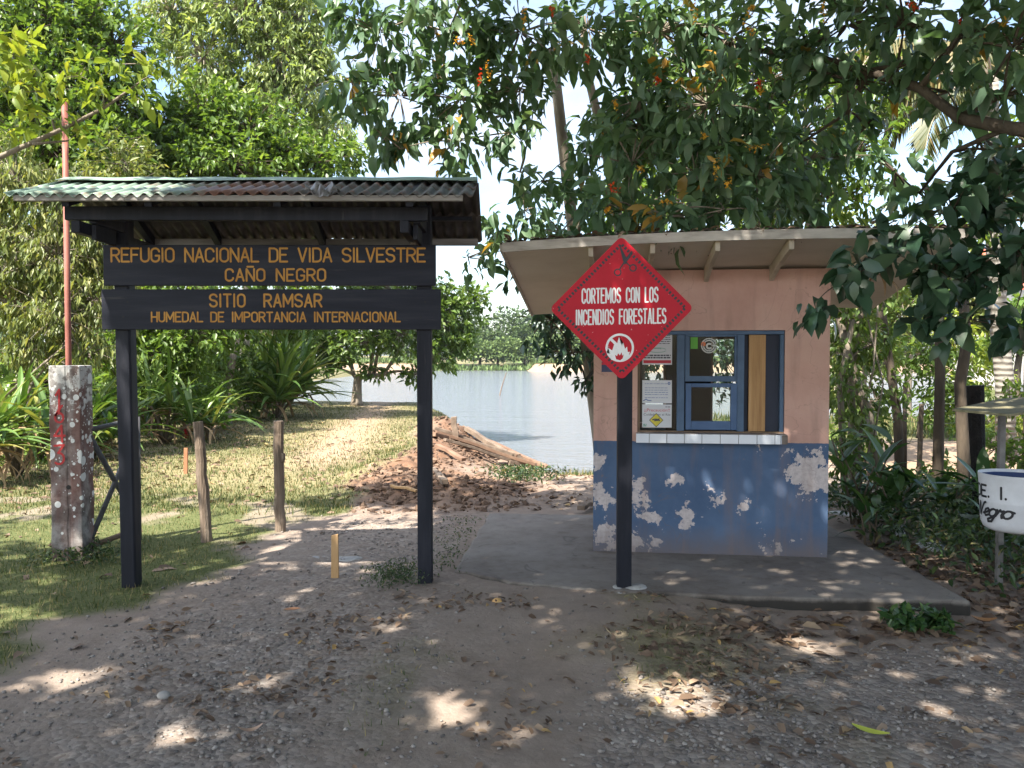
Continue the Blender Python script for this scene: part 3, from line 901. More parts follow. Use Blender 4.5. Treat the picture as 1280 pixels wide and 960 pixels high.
# tiled counter ledge
mb = MB()
lu0, lu1, lv = U0 - .012, ku(986, -.10), -.115
mb.box(lu0 + .004, lu1 - .004, lv + .004, -.001, W0 - .072, W0 - .006)
ledge = mb.build('ledge', surf('ledge_mortar', [(.3, (.12, .1, .09)), (.7, (.24, .2, .17))], 9, .9, .2), kiosk)
M_TILE = surf('white_tile', [(.3, (.62, .66, .72)), (.7, (.74, .78, .83))], 3, .18, .03, spec=.5)
pxs = [797, 812, 834, 856, 878, 901, 924, 947, 969.5, 977]
for a, c in zip(pxs, pxs[1:]):
    ua, uc = ku(a, lv) + .002, ku(c, lv) - .002
    if a == 797: ua = lu0
    mb = MB(); mb.box(ua, uc, lv - .004, lv + .004, W0 - .072, W0 - .002)
    mb.build('tile', M_TILE, ledge, bevel=.0015)
mb = MB(); mb.prism([(ku(977, lv) + .001, lv - .003, W0 - .072), (lu1, lv + .05, W0 - .07), (lu1, lv + .05, W0 - .004), (ku(977, lv) + .001, lv - .003, W0 - .002)], (.003, .006, 0))
mb.build('tile', M_TILE, ledge)
mb = MB()
for k in range(7):
    a = lu0 + .004 + (lu1 - lu0 - .01) * k / 7
    mb.box(a + .002, a + (lu1 - lu0 - .01) / 7 - .002, lv + .006, -.003, W0 - .004, W0 + .0005)
mb.build('ledge_top', surf('dusty_ledge', [(.3, (.14, .12, .11)), (.7, (.27, .24, .22))], 8, .6, .1), ledge)

# posters behind the glass and the small notice on the wall
M_PAPER = surf('paper', [(.3, (.56, .57, .60)), (.7, (.64, .65, .67))], 3, .6, .03)
M_INKD = flat('ink_dark', (.05, .05, .07)); M_INKR = flat('ink_red', (.50, .03, .05)); M_INKB = flat('ink_blue', (.10, .16, .36))
M_INKG = flat('ink_green', (.12, .30, .22)); M_YEL = flat('ink_yellow', (.62, .52, .05))
def text_mesh(name, s, u0, u1, w0, h, y, m, parent):
    cu = bpy.data.curves.new(name, 'FONT'); cu.body = s; cu.size = 1.0
    ob = bpy.data.objects.new('tmp_text', cu); COL.objects.link(ob)
    dg = bpy.context.evaluated_depsgraph_get()
    me = bpy.data.meshes.new_from_object(ob.evaluated_get(dg))
    bpy.data.objects.remove(ob)
    co = np.zeros(len(me.vertices) * 3); me.vertices.foreach_get('co', co); co = co.reshape(-1, 3)
    mn, mx_ = co.min(0), co.max(0)
    q = np.stack([u0 + (co[:, 0] - mn[0]) / (mx_[0] - mn[0]) * (u1 - u0), np.full(len(co), y), w0 + (co[:, 1] - mn[1]) / (mx_[1] - mn[1]) * h], 1)
    me.vertices.foreach_set('co', q.ravel()); me.update()
    me.materials.clear()
    return link_mesh(name, me, m, parent)
def poster(label, px0, px1, py0, py1, y=.033, skew=0.0):
    p = thing('poster', label, 'poster', K0, KA, 'paper notices in the kiosk window', local=True)
    u0, u1, w0, w1 = ux(px0), ux(px1), wz(py1), wz(py0)
    mb = MB(); mb.box(u0, u1, y, y + .0012, w0, w1); mb.build('sheet', M_PAPER, p)
    return p, u0, u1, w0, w1, y
def lines(p, name, m, u0, u1, ws, t, y, seed, dash=True):
    mb = MB(); rr = random.Random(seed)
    for w in ws:
        u = u0
        while u < u1 - .004:
            l = rr.uniform(.006, .03) if dash else u1 - u0
            l = min(l, u1 - u)
            mb.add([(u, y - .0006, w), (u + l, y - .0006, w), (u + l, y - .0006, w + t), (u, y - .0006, w + t)], [(0, 1, 2, 3)])
            u += l + rr.uniform(.003, .006)
    return mb.build(name, m, p)
p, u0, u1, w0, w1, y = poster('white poster with red footer band, half hidden behind the red sign', 803, 840, 407, 456)
lines(p, 'lettering', M_INKD, u0 + .015, u1 - .012, [w1 - .03 - .016 * k for k in range(8)], .006, y, 1)
lines(p, 'headline', M_INKD, u0 + .012, u1 - .01, [w0 + .068, w0 + .05], .011, y, 2)
mb = MB(); mb.box(u0 + .008, u1 - .008, y - .0007, y - .0003, w0 + .012, w0 + .036); mb.build('footer_band', M_INKR, p)
mb = MB(); stroke_mesh(mb, [arc((u0 + u1) / 2, w0 + .115, .07, .018, 20, 340, 16), [((u0 + u1) / 2 - .05, w0 + .13), ((u0 + u1) / 2 + .03, w0 + .125)]], .004, lambda a, c_, l: (a, y - .0006 - l, c_)); mb.build('drawing', M_INKG, p)
p, u0, u1, w0, w1, y = poster('pale lilac printed form with rows of small blue print', 803, 840, 475.5, 504.5)
lines(p, 'lettering', M_INKB, u0 + .02, u1 - .03, [w1 - .03, w1 - .062, w1 - .08, w1 - .098, w1 - .115, w1 - .14], .004, y, 3)
mb = MB(); stroke_mesh(mb, [[(u0 + .01, w0 + .02), (u0 + .03, w0 + .032), (u0 + .045, w0 + .022), (u0 + .07, w0 + .02)], arc(u1 - .022, w1 - .025, .008, .008, 0, 350, 8)], .007, lambda a, c_, l: (a, y - .0006 - l, c_)); mb.build('logo', M_INKB, p)
p, u0, u1, w0, w1, y = poster('white caution notice with red heading and yellow diamond', 803, 840, 506, 535)
text_mesh('heading', '\u00a1\u00a1Precauci\u00f3n!!', u0 + .018, u1 - .015, w1 - .062, .030, y - .0006, M_INKR, p)
text_mesh('lettering', 'Cuidado en el R\u00edo', u0 + .012, u1 - .01, w1 - .088, .018, y - .0006, M_INKD, p)
dcx, dcz, dr = (u0 + u1) / 2 - .005, w0 + .058, .056
mb = MB(); mb.add([(dcx + dr * a, y - .0009, dcz + dr * c_) for a, c_ in ((1, 0), (0, 1), (-1, 0), (0, -1))], [(3, 0, 1, 2)]); di = mb.build('diamond', M_INKD, p)
mb = MB(); mb.add([(dcx + dr * .88 * a, y - .0012, dcz + dr * .88 * c_) for a, c_ in ((1, 0), (0, 1), (-1, 0), (0, -1))], [(3, 0, 1, 2)]); mb.build('diamond_face', M_YEL, di)
mb = MB(); stroke_mesh(mb, [[(dcx - .028, dcz + .003), (dcx - .012, dcz + .008), (dcx + .008, dcz + .006), (dcx + .026, dcz - .004)], [(dcx - .012, dcz - .004), (dcx + .012, dcz - .001)], [(dcx + .01, dcz + .002), (dcx + .022, dcz + .01)]], .010, lambda a, c_, l: (a, y - .0015 - l, c_)); mb.build('animal', M_INKD, di)
lines(p, 'footer_print', M_INKG, u0 + .008, u0 + .04, [w0 + .008, w0 + .02], .008, y, 6); lines(p, 'logo', M_INKD, u1 - .05, u1 - .012, [w1 - .022], .006, y, 7)
nt_ = thing('wall_notice', 'small dark torn notice on the pink wall behind the red sign', 'notice', K0, KA, local=True)
a, c_ = ku(752, 0), ku(768, 0)
mb = MB(); mb.box(a, c_, -.004, -.001, kwz(465, .1, 0), kwz(452, .1, 0)); mb.build('sheet', flat('notice_navy', (.05, .06, .13)), nt_)
mb = MB(); mb.box(a, c_, -.0055, -.0042, kwz(456, .1, 0), kwz(453, .1, 0)); mb.build('stripe', M_INKR, nt_)

# ------------------------------------------------------------------ entrance gate sign
M_BLACK = surf('black_timber_paint', [(.2, (.008, .009, .013)), (.5, (.014, .0155, .023)), (.8, (.034, .035, .044))], 4, .6, .35, stretch=(3, 3, .35), spec=.2, fine=26)
M_BOARD = surf('board_paint', [(.2, (.009, .010, .016)), (.5, (.015, .017, .027)), (.82, (.036, .037, .047))], 3, .6, .35, stretch=(.35, 3, 4), spec=.2, fine=22)
for M_ in (M_BLACK, M_BOARD):
    nt = M_.node_tree; b = nt.nodes['Principled BSDF']
    old = b.inputs['Base Color'].links[0].from_socket
    st_ = (9, 9, .5) if M_ is M_BLACK else (.5, 9, 9)
    w_ = noise_out(nt, 3.0, 8, .72, stretch=st_)
    nt.links.new(mixc(nt, math_(nt, 'MULTIPLY', ramp(nt, w_, [(.62, (0, 0, 0)), (.72, (1, 1, 1))]), .55), old, (.085, .08, .078)), b.inputs['Base Color'])
M_GOLD = surf('routed_yellow', [(.3, (.34, .15, .02)), (.7, (.50, .26, .05))], 14, .6, .15)
GY = 5.78
def gX(px, Y=GY): return (px - 640) / F * Y / 1.0
def gZ(py, Y=GY): return at(640, py, Y).z
gate = thing('entrance_sign', 'dark timber entrance sign with yellow routed lettering under a corrugated gable roof', 'sign', (-1.6, GY, 0))
mb = MB(); mb.prism([(gX(147.5), GY, -.1), (gX(164.5), GY, -.1), (gX(165.5), GY + .02, -.1), (gX(165.5), GY + .11, -.1), (gX(147.5), GY + .11, -.1)], (-.025, 0, 2.72))
pl = mb.build('post', M_BLACK, gate, bevel=.006)
mb = MB(); mb.box(gX(521), gX(539), GY, GY + .10, -.06, 2.62); mb.build('post', M_BLACK, gate, bevel=.006)
rows = [((131, 545, 306, 357), [('REFUGIO NACIONAL DE VIDA SILVESTRE', 140, 533, 328, 18.3, .0128, .17), ('CA\u00d1O NEGRO', 282, 409, 352, 16.5, .0128, .22)]),
        ((128, 551, 361.5, 412), [('SITIO  RAMSAR', 262, 404, 384.3, 17.2, .0128, .22), ('HUMEDAL DE IMPORTANCIA INTERNACIONAL', 189, 502, 403, 13.5, .0105, .2)])]
for (a, c_, e, f), txt in rows:
    YB = GY - .036
    mb = MB(); mb.box(gX(a, YB), gX(c_, YB), YB, YB + .034, gZ(f, YB), gZ(e, YB))
    brd = mb.build('board', M_BOARD, gate, bevel=.004)
    for t, x0, x1, yb, h, th, gap in txt:
        mb = MB()
        stroke_mesh(mb, layout(t, gX(x0 + 1.5, YB), gX(x1 - 1.5, YB), gZ(yb - 1, YB), (h - 2) * YB / F, gap), th, lambda x, y, l: (x, YB - .0012 - l, y))
        mb.build('lettering', M_GOLD, brd)
    mb = MB()
    for px in (158, 529):
        for dz in (.05, -.05):
            disc(mb, gX(px, YB) + dz * .3, (gZ(e, YB) + gZ(f, YB)) / 2 + dz, YB - .001, .006, 0, 8)
    mb.build('nail_heads', flat('nail_dark', (.006, .006, .006)), brd)
# roof frame
def rb(name, p, q, w, h, m=M_BLACK, par=None, **k):
    mb = MB(); mb.beam(p, q, w, h, **k); return mb.build(name, m, par or gate, bevel=.004)
RX0, RX1 = -3.04, -.235
EF, RG, EB = (5.10, 2.565), (5.80, 2.785), (6.45, 2.475)      # (y, z) of front eave, ridge and back eave
rb('beam', (-2.80, 5.36, gZ(267, 5.36)), (-.53, 5.36, gZ(268, 5.36)), .05, .085)
rb('ridge_beam', (RX0 + .25, RG[0], RG[1] - .07), (RX1 - .1, RG[0], RG[1] - .07), .05, .08)
for x in (-2.715, -.67):
    rb('arm', (x, 5.30, 2.405), (x, 6.40, 2.40), .055, .075)
    rb('brace', (x + .055, 5.42, 2.39), (x + .055, 5.70, 2.385), .03, .10)
M_GREYW = surf('grey_purlin', [(.3, (.16, .15, .14)), (.7, (.33, .31, .29))], 6, .85, .3, stretch=(.4, 4, 4))
for x in (-2.70, -2.2, -1.42, -.62):
    r_ = rb('rafter', (x, EF[0] + .05, EF[1] - .035), (x, RG[0], RG[1] - .035), .045, .06)
    mb = MB(); mb.beam((x, RG[0] + .002, RG[1] - .038), (x, EB[0] - .02, EB[1] - .038), .045, .06); mb.build('rear_rafter', M_BLACK, r_)
rb('purlin', (RX0 + .05, EF[0] + .03, EF[1] - .018), (RX1 - .06, EF[0] + .03, EF[1] - .018), .035, .035, M_GREYW)
rb('purlin', (RX0 + .28, EB[0] - .04, EB[1] - .02), (RX1 - .02, EB[0] - .04, EB[1] - .02), .04, .05, M_GREYW)
rb('purlin', (RX0 + .2, 6.1, 2.58), (RX1 - .05, 6.1, 2.58), .04, .03)
for x in (gX(155), gX(530)):
    rb('block', (x, 5.38, 2.47), (x, 5.78, 2.47), .045, .07)
# corrugated sheets
m, nt, b, _ = new_mat('gate_roof_tin')
tcn = nd(nt, 'ShaderNodeTexCoord'); sp = nd(nt, 'ShaderNodeSeparateXYZ'); nt.links.new(tcn.outputs['Object'], sp.inputs[0])
nA = noise_out(nt, 3, 6, .65, stretch=(1.2, .5, 1)); nB = noise_out(nt, 11, 6, .7, stretch=(1.5, .4, 1))
gx_ = math_(nt, 'ADD', math_(nt, 'ADD', sp.outputs[0], 1.44), math_(nt, 'MULTIPLY', math_(nt, 'SUBTRACT', nA, .5), 1.6))
gx_ = math_(nt, 'DIVIDE', gx_, 2.8)
cc = ramp(nt, gx_, [(.05, (.23, .34, .28)), (.34, (.24, .32, .27)), (.46, (.25, .12, .085)), (.60, (.17, .12, .105)), (.72, (.12, .115, .11)), (1, (.10, .095, .09))])
cc = mixc(nt, math_(nt, 'MULTIPLY', ramp(nt, nB, [(.52, (0, 0, 0)), (.66, (1, 1, 1))]), .7), cc, (.20, .085, .055))
cc = mixc(nt, math_(nt, 'MULTIPLY', ramp(nt, nB, [(.30, (1, 1, 1)), (.42, (0, 0, 0))]), .45), cc, (.42, .45, .43))
nt.links.new(cc, b.inputs['Base Color']); b.inputs['Roughness'].default_value = .5; b.inputs['Metallic'].default_value = .25
M_TIN = m
M_TIN2 = surf('dark_tin', [(.3, (.03, .027, .026)), (.6, (.075, .065, .06)), (.8, (.14, .12, .11))], 5, .6, .2, metal=.3)
def corr_sheet(p0, p1, x0, x1, pitch=.0765, amp=.0125, lift=0):
    mb = MB(); n = int((x1 - x0) / pitch * 10)
    rows_ = []
    for (yy, zz) in (p0, ((p0[0] + p1[0]) / 2, (p0[1] + p1[1]) / 2 - .004), p1):
        rows_.append([(x0 + (x1 - x0) * i / n, yy, zz + lift + amp * math.sin(2 * math.pi * (x0 + (x1 - x0) * i / n) / pitch) + .006 * math.sin(3.1 * (x0 + (x1 - x0) * i / n))) for i in range(n + 1)])
    mb.strip(rows_[0], rows_[1]); mb.strip(rows_[1], rows_[2])
    return mb
def solid(o, t=.002):
    md = o.modifiers.new('thickness', 'SOLIDIFY'); md.thickness = t; md.offset = 0
    return o
rf = solid(corr_sheet(EF, (RG[0] + .03, RG[1] + .008), RX0, RX1).build('roof', M_TIN, gate, smooth=True))
solid(corr_sheet((RG[0] - .02, RG[1] - .012), EB, RX0 + .02, RX1 + .01).build('roof', M_TIN2, gate, smooth=True))
mb = MB()
n = 30
A = [(RX0 + (RX1 - RX0) * i / n, RG[0] - .13, RG[1] - .018 + .003 * math.sin(i)) for i in range(n + 1)]
B = [(RX0 + (RX1 - RX0) * i / n, RG[0] + .01, RG[1] + .030 + .003 * math.sin(i * 1.3)) for i in range(n + 1)]
C_ = [(RX0 + (RX1 - RX0) * i / n, RG[0] + .14, RG[1] - .03) for i in range(n + 1)]
mb.strip(A, B); mb.strip(B, C_)
solid(mb.build('ridge_cap', surf('ridge_tin', [(.3, (.16, .24, .20)), (.6, (.26, .36, .30)), (.8, (.22, .15, .12))], 3, .5, .1, metal=.2), rf))
# torn and bent edge of one sheet
mb = MB(); rr = random.Random(5)
cx = gX(404, 5.1)
pts = [[Vector((cx - .10 + .2 * i / 7 + rr.uniform(-.008, .008), 5.075 + .10 * j / 4 + rr.uniform(-.01, .01), 2.585 + .012 * j + (.03 * math.sin(i * 2.1 + j) if j else -.035 * (i in (2, 3, 4, 5))) + rr.uniform(-.008, .008))) for i in range(8)] for j in range(5)]
for j in range(4): mb.strip(pts[j], pts[j + 1])
solid(mb.build('bent_flap', surf('torn_tin', [(.3, (.10, .09, .09)), (.7, (.34, .33, .33))], 14, .4, .3, metal=.5), rf))

# ------------------------------------------------------------------ red warning sign
SY = 5.62
sgn = thing('warning_sign', 'red diamond forest fire sign on a black post in front of the kiosk', 'sign', (gX(781, SY), SY, 0))
kS = SY / F
def sp_(dx, dy, lift=0.0): return (gX(776.5, SY) + dx * kS, SY - .004 - lift, gZ(385.5, SY) + dy * kS)
def diamond(h, r):
    out = []
    for k in range(4):
        a = R(90 * k + .4)
        c = Vector((math.cos(a), math.sin(a))) * (h - r * 1.414)
        out += [(c.x + r * math.cos(a + R(-45 + 9 * i)), c.y + r * math.sin(a + R(-45 + 9 * i))) for i in range(11)]
    return out
m, nt, b, _ = new_mat('sign_red')
f = noise_out(nt, 3, 6, .6); g_ = noise_out(nt, 60, 3, .5)
cc = ramp(nt, f, [(.3, (.43, .008, .022)), (.7, (.53, .014, .032))])
cc = mixc(nt, math_(nt, 'GREATER_THAN', g_, .735), cc, (.6, .35, .33))
nt.links.new(cc, b.inputs['Base Color']); b.inputs['Roughness'].default_value = .5; b.inputs['Specular IOR Level'].default_value = .22
M_RED = m
mb = MB(); mb.prism([sp_(x, y, -.006) for x, y in diamond(90, 7)], (0, -.006, 0))
pan = mb.build('panel', M_RED, sgn, bevel=.001)
M_SBLK = flat('sign_black', (.02, .02, .028), .45); M_SWHT = flat('sign_white', (.78, .78, .78), .4)
mb = MB()
hb = 79.5
for k in range(4):
    a0, a1 = R(90 * k + .4), R(90 * k + 90.4)
    p, q = Vector((math.cos(a0), math.sin(a0))) * hb, Vector((math.cos(a1), math.sin(a1))) * hb
    d = (q - p).normalized(); nn = Vector((-d.y, d.x)); L = (q - p).length
    N_ = 23
    for i in range(N_):
        s = L * (i + .25) / N_; e = s + L / N_ * .56
        mb.add([sp_(*(p + d * t + nn * w), .0008) for t, w in ((s, -1.9), (e, -1.9), (e, 1.9), (s, 1.9))], [(3, 2, 1, 0)])
mb.build('dashed_border', M_SBLK, pan)
CW = {'I': .13, ' ': .5, 'M': .85, 'L': .5, 'E': .52, 'F': .5}
for t, x0, x1, yb, h, sl_ in (('CORTEMOS CON LOS', 726, 823, 378.5, 20.5, -.022), ('INCENDIOS FORESTALES', 718.5, 833, 405, 20.5, -.022)):
    mb = MB()
    stroke_mesh(mb, layout(t, x0 - 776.5 + 1.5, x1 - 776.5 - 1.5, 385.5 - yb + 1.4, h - 2.8, .30, .55, CW), 2.0,
                lambda x, y, l: sp_(x, y - sl_ * x * .9 - 1, .0008 + l * kS * 100), dl=.0005)
    mb.build('lettering', M_SWHT, pan)
# scissors
mb = MB()
def px2(pts): return [(x - 776.5, 385.5 - y) for x, y in pts]
stroke_mesh(mb, [px2(arc(771.5, 340.8, 4, 4, 0, 360, 16)), px2(arc(790.5, 335.3, 4, 4, 0, 360, 16)), px2([(773.6, 337.2), (778.5, 330), (783.5, 322)]), px2([(787, 333.2), (782, 328.5), (777, 320)])], 1.6, lambda x, y, l: sp_(x, y, .0009 + l), dl=.0004)
for poly, li in (([(773.5, 309), (775.5, 309.5), (783, 324), (781.5, 331), (778, 327)], .0026), ([(788.3, 314), (790, 315.5), (787, 322), (779.5, 331.5), (778.5, 327.5)], .0030)):
    mb.add([sp_(x - 776.5, 385.5 - y, li) for x, y in poly], [tuple(range(len(poly)))])
mb.build('scissors_symbol', M_SBLK, pan)
# flame in a barred ring
fl = [(764, 449.5), (758, 441), (762, 442), (760, 434.5), (765, 438), (768.5, 427), (770, 433), (773.5, 421), (776.5, 431), (779, 428.5), (781, 436), (783.5, 433), (784.5, 440), (787, 439.5), (785.5, 446), (780, 450.2), (772, 451)]
mb = MB(); disc2 = lambda r0, r1, l: mb.strip([sp_(-2 + r0 * math.cos(R(10 * i)), -49 + r0 * math.sin(R(10 * i)), l) for i in range(37)], [sp_(-2 + r1 * math.cos(R(10 * i)), -49 + r1 * math.sin(R(10 * i)), l) for i in range(37)])
disc2(17.8, 15.0, .0008)
stroke_mesh(mb, [px2([(763, 423.5), (775, 435)])], 3.6, lambda x, y, l: sp_(x, y, .0011))
em = mb.build('flame_symbol', M_SWHT, pan)
mb = MB(); bm = bmesh.new()
vs = [bm.verts.new(sp_(x - 776.5, 385.5 - y, .0016)) for x, y in fl]; fc = bm.faces.new(vs); bmesh.ops.triangulate(bm, faces=[fc])
mb.add([v.co for v in bm.verts], [tuple(v.index for v in f.verts) for f in bm.faces]) if not bm.verts.index_update() else 0
bm.free()
mb.build('flame', M_SWHT, em)
mb = MB(); fl2 = [(770, 449), (768.5, 443.5), (771, 445), (772.5, 441.5), (774.5, 444), (777, 440), (777.5, 444.5), (779.5, 443), (778, 448), (775, 450.3)]
mb.add([sp_(x - 776.5, 385.5 - y, .0022) for x, y in fl2] + [sp_(-2.5, -61, .0022)], [(i, (i + 1) % 10, 10) for i in range(10)])
mb.build('inner_flame', M_RED, em)
mb = MB(); mb.box(gX(772.6, SY), gX(791.5, SY) - .003, SY + .004, SY + .066, -.1, gZ(400, SY)); mb.build('post', M_BLACK, sgn, bevel=.006)
mb = MB(); mb.blob((gX(781, SY), SY + .03, .038), (.125, .11, .035), 3, .5, 3); mb.build('footing', surf('footing_cement', [(.3, (.26, .25, .24)), (.7, (.48, .47, .45))], 14, .9, .4), sgn, smooth=True)

# ------------------------------------------------------------------ concrete pillar with red numerals, red pole, pipe gate
PY = 6.55
m, nt, b, _ = new_mat('pillar_concrete')
n1 = noise_out(nt, 4, 8, .7); n2 = noise_out(nt, 1.6, 4, .6, stretch=(2, 2, .6))
cc = ramp(nt, n1, [(.3, (.035, .03, .027)), (.45, (.13, .115, .105)), (.56, (.30, .28, .265)), (.68, (.12, .11, .10))])
cc = mixc(nt, math_(nt, 'MULTIPLY', ramp(nt, n2, [(.40, (0, 0, 0)), (.55, (1, 1, 1))]), .75), cc, mixc(nt, n1, (.05, .022, .018), (.25, .10, .075)))
for sc__, th, nn_ in ((8.0, .36, .52), (15.0, .38, .52), (30.0, .36, .50)):
    v_ = nd(nt, 'ShaderNodeTexVoronoi', Scale=sc__); nt.links.new(nd(nt, 'ShaderNodeTexCoord').outputs['Object'], v_.inputs['Vector'])
    sc2 = nd(nt, 'ShaderNodeSeparateColor'); nt.links.new(v_.outputs['Color'], sc2.inputs[0])
    lich = math_(nt, 'LESS_THAN', v_.outputs['Distance'], math_(nt, 'MULTIPLY', math_(nt, 'SUBTRACT', sc2.outputs[0], .22), th + .10))
    g3 = nd(nt, 'ShaderNodeSeparateXYZ'); nt.links.new(nd(nt, 'ShaderNodeTexCoord').outputs['Object'], g3.inputs[0])
    upz = ramp(nt, math_(nt, 'ADD', math_(nt, 'MULTIPLY', g3.outputs[2], .62), math_(nt, 'SUBTRACT', n2, .55)), [(-.0, (0, 0, 0)), (.40, (1, 1, 1))])
    cc = mixc(nt, math_(nt, 'MULTIPLY', lich, math_(nt, 'GREATER_THAN', upz, sc2.outputs[1])), cc, (.62, .62, .60))
g3 = nd(nt, 'ShaderNodeSeparateXYZ'); nt.links.new(nd(nt, 'ShaderNodeTexCoord').outputs['Object'], g3.inputs[0])
topw = math_(nt, 'ADD', math_(nt, 'MULTIPLY', g3.outputs[2], .35), noise_out(nt, 9, 7, .72))
cc = mixc(nt, math_(nt, 'MULTIPLY', ramp(nt, topw, [(.97, (0, 0, 0)), (1.0, (1, 1, 1))]), .85), cc, (.50, .49, .47))
nt.links.new(cc, b.inputs['Base Color']); b.inputs['Roughness'].default_value = .9
bump(nt, b, n1, .7, .015)
x0, x1 = gX(60.5, PY), gX(99, PY)
pil = thing('concrete_pillar', 'old concrete pillar spotted with white lichen and red painted numerals', 'pillar', ((x0 + x1) / 2, PY, 0))
zt = gZ(457, PY)
w_ = x1 - x0
mb = MB()
sec = [(0, 0), (.52, 0), (.56, .03), (.64, .035), (.68, .0), (1, .02), (1, .85), (.68, .85), (.62, .6), (.5, .6), (.45, .85), (0, .85)]
nz = 14
for i in range(nz + 1):
    k = 1 - .06 * i / nz * 0
    for a, c_ in sec:
        mb.v.append((x0 + a * w_ + .004 * math.sin(i * 2.3 + a * 9), PY + c_ * .24 + .004 * math.sin(i * 1.7 + c_ * 8), -.08 + (zt + .08) * i / nz))
ns = len(sec)
for i in range(nz):
    for k in range(ns):
        mb.f.append((i * ns + k, i * ns + (k + 1) % ns, (i + 1) * ns + (k + 1) % ns, (i + 1) * ns + k))
mb.f.append(tuple(nz * ns + k for k in range(ns)))
mb.build('shaft', m, pil, bevel=.008)
mb = MB()
for ch, y0, y1 in (('1', 515, 487), ('6', 528, 507), ('4', 552, 532), ('3', 580, 556)):
    xa, xb, za, zb = gX(67, PY), gX(80, PY), gZ(y0, PY), gZ(y1, PY)
    stroke_mesh(mb, [[(xa + x * (xb - xa), za + y * (zb - za)) for x, y in s] for s in glyph(ch, 1.0)], .017, lambda x, y, l: (x, PY - .0075 - l, y))
mb.build('numerals', surf('red_numerals', [(.3, (.30, .03, .03)), (.62, (.50, .05, .05))], 25, .8, .2), pil)
mb = MB(); disc(mb, gX(83.5, PY), gZ(609, PY), PY - .006, .018, 0, 12); mb.build('hole', flat('hole_dark', (.006, .005, .005)), pil)

pol = thing('flagpole', 'thin rusty red metal pole rising behind the sign roof', 'pole', (gX(86, 6.95), 6.95, 0))
mb = MB(); mb.tube([(gX(85.5, 6.95), 6.95, -.05), (gX(86, 6.95), 6.95, 1.8), (gX(86.5, 6.95), 6.95, gZ(125, 6.95))], .024, 10)
mb.build('shaft', surf('rusty_red', [(.3, (.20, .065, .05)), (.7, (.36, .14, .11))], 12, .6, .2, stretch=(1, 1, .3)), pol, smooth=True)
mb = MB(); mb.tube([(gX(86.5, 6.95), 6.95, gZ(125, 6.95) - .01), (gX(86.5, 6.95), 6.95, gZ(125, 6.95) + .006)], .026, 10); mb.build('cap', flat('pole_cap', (.25, .12, .1)), pol)

M_RUST = surf('rusty_pipe', [(.3, (.075, .05, .035)), (.7, (.20, .13, .08))], 10, .8, .3, stretch=(1, 1, .3))
M_DPIPE = surf('grey_pipe', [(.3, (.035, .036, .04)), (.7, (.10, .10, .105))], 10, .6, .2)
pg = thing('pipe_gate', 'folded-back pipe gate with crossed braces beside the concrete pillar', 'gate', (-3.3, 6.6, 0))
h0, h1 = at(109, 535, 6.72), at(171, 524, 7.35)
hb0, hb1 = Vector((h0.x, h0.y, Gz(h0.x, h0.y) + .02)), Vector((h1.x, h1.y, Gz(h1.x, h1.y) + .1))
mb = MB(); mb.beam((hb0.x, hb0.y, -.08), (h0.x, h0.y, h0.z + .0), .05, .06, up=(0, 1, 0)); mb.build('hinge_post', M_RUST, pg, bevel=.006)
for nm, p, q, r in (('rail', h0 + Vector((.01, 0, -.015)), h1 + Vector((0, 0, -.0)), .02), ('end_stile', h1 + Vector((.0, 0, .02)), hb1 + Vector((0, 0, -.16)), .028),
                    ('brace', h0 + Vector((.01, .01, -.06)), hb1 + Vector((0, 0, .05)), .022), ('brace', hb0 + Vector((.02, -.01, .12)), h1 + Vector((0, 0, -.1)), .022),
                    ('bottom_rail', hb0 + Vector((.02, 0, .06)), hb1 + Vector((0, 0, .0)), .024)):
    mb = MB(); mb.tube([p, p.lerp(q, .5), q], r, 8); mb.build(nm, M_DPIPE if nm != 'bottom_rail' else M_RUST, pg, smooth=True)

# ------------------------------------------------------------------ wooden posts and stakes
M_POST = surf('post_wood', [(.25, (.085, .062, .045)), (.5, (.18, .135, .10)), (.78, (.30, .245, .195))], 7, .9, .7, stretch=(2.5, 2.5, .22), dist=.02)
def round_post(name, label, px0, py0, pxt, pyt, Y, r, seed, group=None, mat_=M_POST, knot=False, z0=None):
    b0 = at(px0, py0, Y); b0.z = Gz(b0.x, Y)
    t = at(pxt, pyt, Y); rr = random.Random(seed)
    o = thing(name, label, 'post', b0, group=group)
    mb = MB(); n = 9
    pts = [b0 + Vector((0, 0, -.1))] + [b0.lerp(t, i / n) + Vector((rr.uniform(-.006, .006), rr.uniform(-.006, .006), 0)) for i in range(1, n + 1)]
    mb.tube(pts, [r * (1.08 - .14 * i / n + rr.uniform(-.05, .05)) for i in range(n + 1)], 12)
    mb.build('shaft', mat_, o, smooth=False, bevel=.003)
    if knot:
        mb = MB(); k = b0.lerp(t, .68); mb.blob((k.x + r * .9, k.y - r * .4, k.z), (.024, .024, .05), 2, .3); mb.build('knot', mat_, o, smooth=True)
    return o
round_post('wooden_post', 'grey weathered wooden post leaning slightly, nearer the concrete pillar', 259, 677, 247.5, 527, 7.3, .046, 1, 'wooden posts along the lawn edge')
round_post('wooden_post', 'upright knotty wooden post nearer the lake and mud heap', 350, 661, 347.5, 526, 7.75, .047, 2, 'wooden posts along the lawn edge', knot=True)
M_NEWW = surf('new_pale_wood', [(.3, (.36, .21, .09)), (.7, (.56, .36, .18))], 6, .75, .2, stretch=(3, 3, .4))
s0 = gp(418.5, 725)
mb = MB(); mb.prism([(s0.x - .028, s0.y, -.05), (s0.x + .028, s0.y, -.05), (s0.x + .024, s0.y, gZ(668, s0.y)), (s0.x - .024, s0.y, gZ(669.5, s0.y))], (0, .022, 0))
tag(mb.build('survey_stake', M_NEWW, bevel=.002, loc=s0), 'short pale wooden stake standing in the gravel track', 'stake')
s1 = gp(232, 591)
